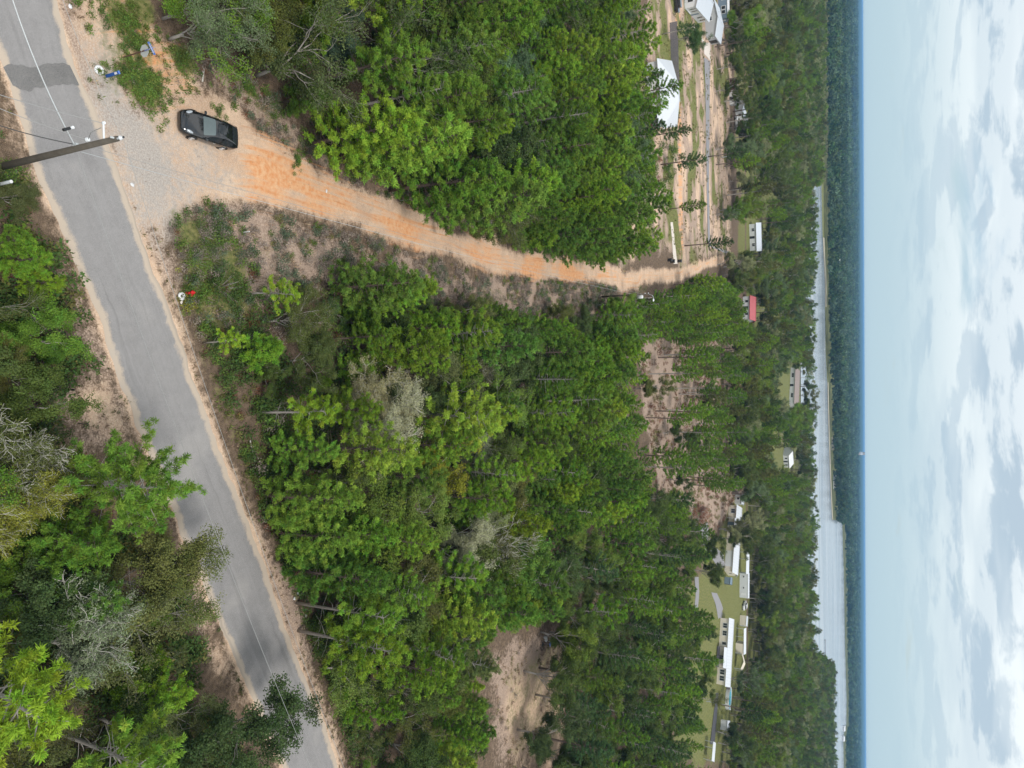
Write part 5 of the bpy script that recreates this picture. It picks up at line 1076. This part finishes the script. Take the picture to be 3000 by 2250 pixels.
# ------------------------------------------------------------------ the black car
cx0, cy0 = -18.50, 36.35
carr = tag(empty('parked_car', (cx0, cy0, 0), R_(-88.5)), 'glossy black sedan parked at the entrance of the dirt track', 'car')
def loft(secs, mat, name, parent, close_ends=True, sub=2, smooth=True):
    n = len(secs[0]); V = np.array(secs, float).reshape(-1, 3); F = []
    for i in range(len(secs) - 1):
        for j in range(n - 1): F.append((i * n + j, i * n + j + 1, (i + 1) * n + j + 1, (i + 1) * n + j))
    me = bpy.data.meshes.new(name); fs = [list(f) for f in F]
    if close_ends: fs.append(list(range(n))[::-1]); fs.append([(len(secs) - 1) * n + j for j in range(n)])
    me.from_pydata(V.tolist(), [], fs); me.materials.append(mat); me.polygons.foreach_set('use_smooth', [smooth] * len(me.polygons))
    import bmesh
    bm = bmesh.new(); bm.from_mesh(me); bmesh.ops.remove_doubles(bm, verts=bm.verts, dist=1e-4); bmesh.ops.recalc_face_normals(bm, faces=bm.faces); bm.to_mesh(me); bm.free()
    o = bpy.data.objects.new(name, me); col.objects.link(o); o.parent = parent
    if sub:
        s = o.modifiers.new('s', 'SUBSURF'); s.levels = sub; s.render_levels = sub
    return o
st = [(-2.30, .72, .66), (-2.24, .86, .78), (-2.05, .97, .86), (-1.6, 1.00, .905), (-.8, .96, .92), (.2, .93, .92), (.95, .91, .905), (1.4, .86, .895), (1.8, .77, .86), (2.08, .68, .77), (2.24, .58, .64), (2.31, .48, .50)]
secs = []
st = [(x * 1.02, zt * 1.03, w * 1.05) for x, zt, w in st]
for x, zt, w in st:
    half = [(0, zt + .035), (w * .45, zt + .03), (w * .80, zt + .0), (w * .95, zt - .10), (w, zt - .24), (w * 1.015, .42), (w * 1.01, .25), (w * .86, .19), (0, .18)]
    secs.append([(x, -a, b) for a, b in half[::-1]] + [(x, a, b) for a, b in half[1:]])
loft(secs, M['paint'], 'body', carr)
gx_ = [(.86, .91, .76, .82), (.66, 1.03, .73, .86), (.28, 1.25, .67, .88), (-.02, 1.38, .63, .89), (-.45, 1.435, .615, .895), (-.92, 1.43, .61, .895), (-1.35, 1.37, .61, .885), (-1.75, 1.25, .63, .865), (-2.12, 1.10, .66, .83), (-2.27, 1.00, .68, .79)]
def csec(x, zt, wt, wb, e=0.0):
    zb = min(.93, zt - .04); h = [(0, zt + .02 + e), (wt * .55, zt + .012 + e), (wt * .9, zt - .015 + e), (wt + .03 + e, zt - .06), ((wt + wb) / 2 + .02 + e, (zt - .06 + zb) / 2), (wb + e, zb)]
    return [(x, -a, b) for a, b in h[::-1]] + [(x, a, b) for a, b in h[1:]]
loft([csec(*g) for g in gx_], M['paint'], 'roof', carr, close_ends=False)
def gl(xs_, cols, name, mat, e=.008):
    X = np.array([g[0] for g in gx_])[::-1]; A = np.array([g for g in gx_])[::-1]
    ss = []
    for x in xs_:
        r_ = [x] + [float(np.interp(x, X, A[:, k])) for k in (1, 2, 3)]; ss.append([csec(*r_, e)[j] for j in cols])
    return loft(ss, mat, name, carr, close_ends=False, sub=1)
gl(np.linspace(.82, .06, 6), [3, 4, 5, 6, 7], 'windshield', M['interior'])
gl(np.linspace(-1.42, -2.18, 6), [3, 4, 5, 6, 7], 'rear_window', G_)
gl(np.linspace(-.08, -.80, 6), [4, 5, 6], 'sunroof', G_, .006)
for cols in ([0, 1, 2], [8, 9, 10]):
    gl(np.linspace(.42, -.58, 6), cols, 'side_window', G_, .012); gl(np.linspace(-.66, -1.65, 6), cols, 'side_window', G_, .012)
for x in (-1.33, 1.33):
    for s in (-1, 1):
        w = MB().lathe([(.20, -.12), (.31, -.125), (.335, -.09), (.34, 0), (.335, .09), (.31, .125), (.20, .12)], 24, (x, s * .865, .34), 'Y').build('wheel', M['rubber'], carr, smooth=True)
        rm = MB(); ys = s * .865 + s * .118
        rm.lathe([(.235, -.02), (.215, .03 * s), (.20, 0)], 20, (x, ys, .34), 'Y'); rm.lathe([(.0, .035 * s), (.055, .03 * s), (.06, -.02)], 10, (x, ys, .34), 'Y')
        for k in range(7):
            t = k * 6.2832 / 7; c0, s0 = math.cos(t), math.sin(t); pz, pxx = .34 + .13 * s0, x + .13 * c0
            dx, dz = -s0 * .032, c0 * .032
            rm.face([(x + .04 * c0 + dx, ys + s * .028, .34 + .04 * s0 + dz), (x + .04 * c0 - dx, ys + s * .028, .34 + .04 * s0 - dz), (x + .225 * c0 - dx * 1.5, ys + s * .012, .34 + .225 * s0 - dz * 1.5), (x + .225 * c0 + dx * 1.5, ys + s * .012, .34 + .225 * s0 + dz * 1.5)])
        rm.build('rim', M['chrome'], w)
        MB().lathe([(.37, -.02), (.40, .0), (.37, .02)], 20, (x, s * .955, .35), 'Y').build('wheel_arch', M['black'], carr)
for s in (-1, 1):
    MB().lathe([(0, .045), (.06, .04), (.105, .02), (.12, 0), (.12, -.03)], 12).build('headlight', M['lamp'], carr, smooth=True)
    h = carr.children[-1] if False else [c for c in carr.children if c.name.startswith('headlight')][-1]
    h.location = (1.86, s * .66, .765); h.scale = (2.4, .85, 1.1); h.rotation_euler = (s * -.28, .42, s * -.42)
    MB().box((-2.22, s * .62, .80), (.12, .30, .13)).build('tail_light', M['tail'], carr, bevel=.03)
    MB().box((2.18, s * .52, .43), (.10, .30, .05)).build('fog_light', M['lamp'], carr)
    mr = MB().box((.62, s * .95, .985), (.16, .26, .13)).build('side_mirror', M['paint'], carr, bevel=.05, smooth=True); MB().box((.535, s * .98, .985), (.01, .17, .09)).build('mirror_glass', M['chrome'], mr)
    for x in (-.22, -1.15): MB().box((x, s * .975, .80), (.20, .025, .03)).build('door_handle', M['chrome'], carr)
MB().box((1.98, 0, .76), (.05, .06, .012)).build('hood_badge', M['chrome'], carr)
MB().box((2.27, 0, .50), (.08, .78, .11)).build('grille', M['black'], carr, bevel=.02)
MB().box((2.24, 0, .31), (.10, 1.1, .10)).build('lower_intake', M['black'], carr, bevel=.02)
for s in (-1, 1): MB().tube([(1.0, s * .25, .945), (.86, s * .02 + .12, 1.015)], .012, 4).build('wiper', M['black'], carr)

# ------------------------------------------------------------------ poles, wires, signs, roadside things
PH = 11.6; pxw, pyw, _ = at(352, 404, PH)
p1 = tag(empty('utility_pole', (pxw, pyw, 0)), 'large weathered utility pole at the left edge over the paved road', 'utility pole')
MB().tube([(0, 0, -.1), (0, 0, PH * .5), (0, 0, PH - .2)], [.20, .17, .135], 14).build('post', M['pole'], p1, smooth=True)
cap = MB().lathe([(.0, .18), (.05, .18), (.055, .05), (.10, .03), (.10, -.03), (.05, -.08), (.05, -.2)], 12, (0, 0, PH + .02)).build('top_insulator', M['porcelain'], p1, smooth=True)
MB().lathe([(0, .08), (.045, .08), (.045, 0)], 10, (0, 0, PH + .19)).build('insulator_cap', M['black'], cap)
MB().tube([(0, -.14, PH - .25), (0, -.30, PH - .3)], .05, 8).build('bracket', M['galv'], p1)
arm = MB().tube([(-.1, -.1, PH - 1.05), (-.75, -.15, PH - 1.0)], .045, 8).build('side_arm', M['porcelain'], p1); MB().lathe([(0, .1), (.06, .08), (.09, 0), (.06, -.1), (0, -.12)], 10, (-.82, -.15, PH - .98)).build('insulator', M['porcelain'], arm)
MB().lathe([(0, .12), (.09, .1), (.12, 0), (.07, -.12), (0, -.14)], 10, (-.24, -.1, PH - 2.3)).build('insulator', M['porcelain'], p1)
MB().tube([(-.25, -.12, PH - 2.2), (-.45, -.3, PH - 1.7), (-.6, -.2, PH - 1.1)], .02, 5).build('jumper_wire', M['wire'], p1)
for z in (PH - 3.2, PH - 3.35): MB().box((-.16, -.06, z), (.14, .14, .08)).build('clamp', M['galv'], p1)
def wire(label, a, b, sag, rad, mat, n=24):
    a = Vector(a); b = Vector(b); pts = []
    for i in range(n + 1):
        t = i / n; p = a.lerp(b, t); p.z -= sag * 4 * t * (1 - t); pts.append(p)
    o = MB().tube(pts, rad, 5).build('overhead_cable', mat); tag(o, label, 'cable'); return o
zc = PH - 3.3; top = (pxw, pyw, PH + .2); low = (pxw - .15, pyw - .1, zc)
wire('thin pale wire from the pole top following the right edge of the paved road', top, at(1040, 2330, PH), .5, .011, M['wire'])
wire('thin pale wire from the pole top over the sandy shoulder to the top edge', top, at(160, -70, PH), .25, .011, M['wire'])
wire('pale cable running down the middle of the paved road below the pole', low, at(945, 2330, zc), .6, .013, M['wire'])
wire('thick bundled cable over the dark asphalt patch to the top edge', low, at(15, -70, zc), .35, .030, M['galv'])
wire('upper thin wire leaving the pole arm to the left edge', (pxw - .8, pyw - .15, PH - .98), at(-80, 252, PH - 1), .2, .016, M['wire'])
wire('middle thin wire leaving the pole to the left edge', (pxw - .24, pyw - .1, PH - 2.3), at(-80, 285, PH - 2.2), .2, .016, M['wire'])
wire('black slack cable from the pole to the left edge', (pxw - .2, pyw - .1, zc - .1), at(-80, 340, zc - .4), .35, .024, M['cable'])
spl = tag(MB().lathe([(0, -.2), (.07, -.19), (.07, .19), (0, .2)], 10, (0, 0, 0)).build('splice_closure', M['black']), 'black splice box hanging on the thick bundled cable next to the pole', 'splice box')
spl.location = at(195, 378, zc + .02); spl.rotation_euler = (R_(90), 0, R_(30)); MB().lathe([(.0, .02), (.06, 0), (.08, -.15), (0, -.16)], 10, (0, 0, -.24)).build('end_cap', M['porcelain'], spl)
p2x, p2y, _ = at(1754, 870); P2H = 9.3
p2 = tag(empty('utility_pole', (p2x, p2y, 0)), 'far utility pole with white transformer and lamp beside the dirt track', 'utility pole')
MB().tube([(0, 0, -.1), (0, 0, P2H)], [.17, .11], 10).build('post', M['pole'], p2, smooth=True)
MB().lathe([(0, -.5), (.30, -.48), (.32, .42), (.22, .5), (0, .52)], 14, (.42, -.05, P2H - 1.6)).build('transformer', M['white'], p2, smooth=True)
MB().box((.2, 0, P2H - 1.6), (.3, .12, .5)).build('bracket', M['galv'], p2)
la = MB().tube([(0, 0, P2H - .3), (.3, .1, P2H + .6), (1.0, .3, P2H + .75)], .045, 6).build('lamp_arm', M['galv'], p2); MB().lathe([(0, .12), (.18, .08), (.26, -.06), (.2, -.1), (0, -.12)], 12, (1.1, .32, P2H + .7)).build('lamp_head', M['porcelain'], la)
for z in (P2H - .1, P2H - .7): MB().lathe([(0, .1), (.06, .08), (.09, 0), (.05, -.1)], 8, (-.14, -.1, z)).build('insulator', M['porcelain'], p2)
wire('dark cable from the large pole along the dirt track to the far pole', (pxw + .2, pyw + .05, zc + .3), (p2x, p2y - .1, P2H - 2.4), 1.6, .014, M['galv'], 40)
wire('upper thin cable between the large pole and the far pole', (pxw + .1, pyw + .05, PH - 2.2), (p2x, p2y - .1, P2H - 1.0), 1.3, .012, M['wire'], 40)
pt, ptt = at(2113, 461), None
for (X, Y, h, lb) in ((2113, 461, 8.5, 'thin pale light pole between the pale yard and the cluttered yard'), (2069, 2054, 7.0, 'grey lamp post on the lawn near the turquoise pool'), (2137, 1246, 8.5, 'pale pole with crossarm at the edge of the far wood')):
    x, y, _ = at(X, Y); r = tag(empty('light_pole', (x, y, 0)), lb, 'light pole'); MB().tube([(0, 0, 0), (0, 0, h)], [.13, .08], 8).build('post', M['galv'], r); a_ = MB().tube([(0, 0, h - .2), (.9, -.1, h + .1)], .05, 6).build('lamp_arm', M['galv'], r); MB().box((1.0, -.1, h + .08), (.5, .22, .14)).build('lamp_head', M['white'], a_)
# stop sign seen from behind with two street-name blades
sx, sy, _ = at(361, 168); ss_ = tag(empty('stop_sign', (sx, sy, 0), R_(8)), 'bare grey back of an octagonal stop sign under blue street-name blades', 'road sign')
MB().box((0, 0, 1.25), (.06, .05, 2.5)).build('post', M['rust'], ss_)
oc = [(.40 * math.cos(R_(22.5 + 45 * i)), .40 * math.sin(R_(22.5 + 45 * i))) for i in range(8)]; f_ = MB(); f_.face([(a, .03, 2.02 + b) for a, b in oc]); f_.face([(a, .045, 2.02 + b) for a, b in oc][::-1])
for i in range(8):
    a, b = oc[i], oc[(i + 1) % 8]; f_.face([(a[0], .03, 2.02 + a[1]), (b[0], .03, 2.02 + b[1]), (b[0], .045, 2.02 + b[1]), (a[0], .045, 2.02 + a[1])])
pn = f_.build('sign_panel', M['signback'], ss_)
for z in (1.85, 2.2): MB().lathe([(0, .012), (.025, .01), (.03, 0)], 8, (0, -.03, z)).build('bolt', M['galv'], pn)
for rz, z in ((R_(-62), 2.56), (R_(28), 2.74)):
    b_ = MB().box((0, 0, 0), (.78, .02, .17)).build('street_blade', M['signblue'], ss_); b_.location = (0, 0, z); b_.rotation_euler = (0, 0, rz)
    MB().box((0, -.012, 0), (.56, .004, .06)).build('lettering', M['white'], b_); MB().box((0, .012, 0), (.56, .004, .06)).build('lettering', M['white'], b_)
def blade(X, Y, h, w, d, mat, name, label, cat, rz=0, cap=None):
    x, y, _ = at(X, Y); r = tag(empty(name, (x, y, 0), rz), label, cat); b_ = MB().box((0, 0, h / 2), (w, d, h)).build('post', mat, r, bevel=.008)
    if cap: MB().box((w * .62 if cap is M['white'] else 0, 0, h * .8), (w * .45, d * 1.3, h * .22)).build('decal', cap, r)
    return r
bx, by, _ = at(311, 223.5); bp = tag(empty('marker_post', (bx, by, 0), R_(25)), 'blue utility marker post beside the upper white tyre', 'marker post')
MB().box((0, 0, .62), (.19, .10, 1.24)).build('post', M['blue'], bp, bevel=.02); MB().box((.0, -.055, 1.0), (.13, .006, .24)).build('decal', M['white'], bp); MB().box((0, 0, 1.26), (.2, .11, .03)).build('cap', M['signblue'], bp)
def tyre(X, Y, label, R=.195, r=.092, tilt=0.0):
    x, y, _ = at(X, Y); t = tag(empty('painted_tyre', (x, y, r * .9)), label, 'tyre'); t.rotation_euler = (tilt, tilt * .6, 0)
    pf = [(R + r * 1.15 * math.cos(a) * .95, r * math.sin(a)) for a in np.linspace(0, 6.2832, 15)]; MB().lathe(pf, 32).build('casing', M['white'], t, smooth=True)
    MB().lathe([(R - r * .9, .02), (0, .0)], 20, (0, 0, -.06)).build('soil_fill', M['bark'], t); return t
tyre(288, 206, 'upper white-painted tyre lying by the blue marker post', .195, .09, .15)
tyre(530, 868, 'lower white-painted tyre lying beside the red hydrant')
hx, hy, _ = at(550, 858.5); hy_ = tag(empty('fire_hydrant', (hx, hy, 0), R_(12)), 'red fire hydrant in roadside weeds by the lower white tyre', 'hydrant'); hy_.scale = (.8, .8, .76)
MB().lathe([(.20, 0), (.20, .06), (.145, .08), (.14, .62), (.185, .64), (.185, .70), (.15, .72), (.12, .86), (.05, .93), (.04, 1.0), (0, 1.0)], 18).build('barrel', M['red'], hy_, smooth=True)
for s in (-1, 1): nz = MB().lathe([(.075, 0), (.075, .14), (.10, .15), (.10, .21), (0, .22)], 12, (0, 0, 0), 'Y').build('nozzle', M['red'], hy_, smooth=True); nz.location = (0, s * .10, .5); nz.rotation_euler = (0, 0, 0 if s > 0 else math.pi)
nz = MB().lathe([(.10, 0), (.10, .12), (.13, .13), (.13, .20), (0, .21)], 12, (0, 0, 0), 'Y').build('pumper_nozzle', M['red'], hy_, smooth=True); nz.location = (.10, 0, .46); nz.rotation_euler = (0, 0, R_(-90))
MB().lathe([(.23, -.02), (.23, .04)], 8, (0, 0, .02)).build('base_flange', M['red'], hy_)
wx, wy, _ = at(32, 532, 2.4); wp = tag(empty('marker_post', (wx, wy, 0)), 'pale round post with white top at the left edge below the pole', 'post'); MB().tube([(0, 0, -.05), (0, 0, 2.4)], [.085, .085], 14, caps=True).build('post', M['galv'], wp, smooth=True); MB().lathe([(0, .05), (.09, .04), (.09, -.03)], 14, (0, 0, 2.4)).build('cap', M['white'], wp)
for X, Y, h, lb in ((184, 1142, 1.1, 'short black stake in the sandy shoulder, nearer one to the left woods'), (229, 1241, 1.0, 'thinner black stake on the sandy shoulder above the leaning pine')): blade(X, Y, h, .10 if X < 200 else .05, .05, M['black'], 'stake', lb, 'stake')
for X, Y, h, lb in ((709, 681, .8, 'short white marker stake at the edge of the roadside scrub'), (1750, 893, 1.6, 'white survey post below the far utility pole'), (1172, 588, 2.6, 'pale leaning stake on the upper edge of the dirt track')): blade(X, Y, h, .07, .07, M['white'], 'marker_stake', lb, 'stake')
x, y, _ = at(1425, 649); wb = tag(empty('utility_box', (x, y, 0)), 'small white box on a post under the pines by the track', 'utility box'); MB().box((0, 0, .85), (.42, .32, .5)).build('case', M['white'], wb, bevel=.03); MB().box((0, 0, .3), (.1, .1, .6)).build('post', M['galv'], wb); MB().box((0, -.17, .85), (.34, .01, .4)).build('door', M['porcelain'], wb)
def bin_(X, Y, lb):
    x, y, _ = at(X, Y); r = tag(empty('wheeled_bin', (x, y, 0), random.uniform(-.3, .3)), lb, 'bin'); b_ = MB(); w0, w1, h = .27, .33, 1.0
    b_.face([(-w0, -w0, .05), (w0, -w0, .05), (w0, w0, .05), (-w0, w0, .05)]); T = [(-w1, -w1, h), (w1, -w1, h), (w1, w1, h), (-w1, w1, h)]; B = [(-w0, -w0, .05), (w0, -w0, .05), (w0, w0, .05), (-w0, w0, .05)]
    for i in range(4): b_.face([B[i], B[(i + 1) % 4], T[(i + 1) % 4], T[i]])
    b_.build('bin_body', M['black'], r); MB().box((0, 0, 1.03), (.74, .74, .08)).build('lid', M['black'], r, bevel=.02); MB().tube([(-.3, .4, .98), (.3, .4, .98)], .02, 6).build('handle', M['black'], r)
    for s in (-1, 1): MB().lathe([(0, -.03), (.12, -.03), (.12, .03), (0, .03)], 10, (0, 0, 0), 'X' if False else 'Y').build('wheel', M['rubber'], r)
    for s, c in zip((-1, 1), [c for c in r.children if c.name.startswith('wheel')]): c.location = (s * .28, .28, .12); c.rotation_euler = (0, 0, R_(90))
bin_(1956, 762, 'left black bin of the pair beside the gravel lane'); bin_(1964, 766, 'right black bin of the pair beside the gravel lane'); bin_(1985, 765, 'single black bin on the grass past the gravel lane'); bin_(2145, 763, 'black bin at the far end of the dirt track')
x, y, _ = at(1604, 1886); ch = tag(empty('garden_chair', (x, y, 0), R_(30)), 'small blue garden chair at the edge of the sandy clearing', 'chair')
for a in (-.25, .25):
    for b in (-.25, .25): MB().box((a, b, .22), (.04, .04, .44)).build('leg', M['galv'], ch)
MB().box((0, 0, .46), (.6, .56, .05)).build('seat', M['signblue'], ch); MB().box((0, .27, .78), (.6, .05, .62)).build('backrest', M['signblue'], ch)
x, y, _ = at(1588, 1889); fp_ = tag(empty('fire_ring', (x, y, 0)), 'dark ring of stones around ashes in the sandy clearing', 'fire ring')
for i in range(10): MB().box((.75 * math.cos(i * .628), .75 * math.sin(i * .628), .1), (.34, .26, .24), i * .628).build('stone', M['bark'], fp_, bevel=.05)
MB().lathe([(.66, .03), (0, .05)], 16).build('ash', M['rubber'], fp_)
x, y, _ = at(1594, 1871); cb = tag(empty('cool_box', (x, y, 0), .3), 'white oblong box on the ground near the blue chair', 'box'); MB().box((0, 0, .2), (.75, .4, .4)).build('case', M['white'], cb, bevel=.03); MB().box((0, 0, .43), (.78, .43, .06)).build('lid', M['white'], cb, bevel=.02)
lit = [(386, 541, 'white scrap of litter on the gravel of the track entrance'), (871, 1738, 'left white scrap of the litter pair at the paved road verge'), (883, 1736, 'right white scrap of the litter pair at the paved road verge'), (205, 20, 'white scrap of litter at the top edge of the sandy shoulder'), (861, 1754, 'small white scrap nearest the asphalt at the roadside verge'), (955, 560, 'white scrap on the upper edge of the dirt track'), (895, 1803, 'lone white scrap in the grass verge above the dark-trunked pine'), (530, 885, 'pale stone lying just below the lower white tyre')]
for i, (X, Y, lb) in enumerate(lit):
    x, y, _ = at(X, Y); g = MB(); n_ = 7
    ring_ = [(math.cos(k * 6.28 / n_) * random.uniform(.10, .2), math.sin(k * 6.28 / n_) * random.uniform(.08, .16), random.uniform(.02, .08)) for k in range(n_)]
    for k in range(n_): g.face([ring_[k], ring_[(k + 1) % n_], (0.02, 0, .13)]); g.face([ring_[(k + 1) % n_], ring_[k], (ring_[k][0] * .7, ring_[k][1] * .7, -.02), (ring_[(k + 1) % n_][0] * .7, ring_[(k + 1) % n_][1] * .7, -.02)])
    o = g.build('litter_scrap' if i < 7 else 'stone', M['white'] if i < 7 else M['concrete']); o.location = (x, y, .02); tag(o, lb, 'litter' if i < 7 else 'stone')
# fallen grey branches in the verge
for X, Y, L, lb in ((730, 1290, 1.8, 'grey fallen branch in the grass right of the paved road'), (590, 240, 1.2, 'dark fallen branch on the sand above the black car'), (270, 1560, 3.0, 'pale fallen trunk on the litter under the leaning pine'), (1000, 1440, 1.6, 'pale curved dead limb in the dark undergrowth below the broad green oak')):
    x, y, _ = at(X, Y); g = MB(); a = random.uniform(0, 3); p0 = Vector((0, 0, .1)); pts = [p0]
    for k in range(4): pts.append(pts[-1] + Vector((math.cos(a), math.sin(a), random.uniform(-.02, .06))) * L / 4); a += random.uniform(-.3, .3)
    g.tube(pts, [.06, .05, .04, .03, .012], 6)
    for k in (1, 2, 3): g.tube([pts[k], pts[k] + Vector((math.cos(a + 1), math.sin(a + 1), .25)) * L * .25], [.025, .008], 4)
    o = g.build('fallen_branch', M['deadwood'], smooth=True); o.location = (x, y, 0); tag(o, lb, 'branch')

# ------------------------------------------------------------------ air
hz = bpy.data.materials.new('haze'); hz.use_nodes = True; t = hz.node_tree; t.nodes.clear(); out = N(t, 'ShaderNodeOutputMaterial'); v = N(t, 'ShaderNodeVolumePrincipled')
v.inputs['Color'].default_value = (0.25, 0.53, 0.92, 1); v.inputs['Density'].default_value = 0.00011; v.inputs['Anisotropy'].default_value = 0.0; t.links.new(v.outputs[0], out.inputs['Volume'])
o = MB().box((0, 12800, 22.2), (34000, 26900, 46.8)).build('haze', hz); tag(o, kind='stuff')
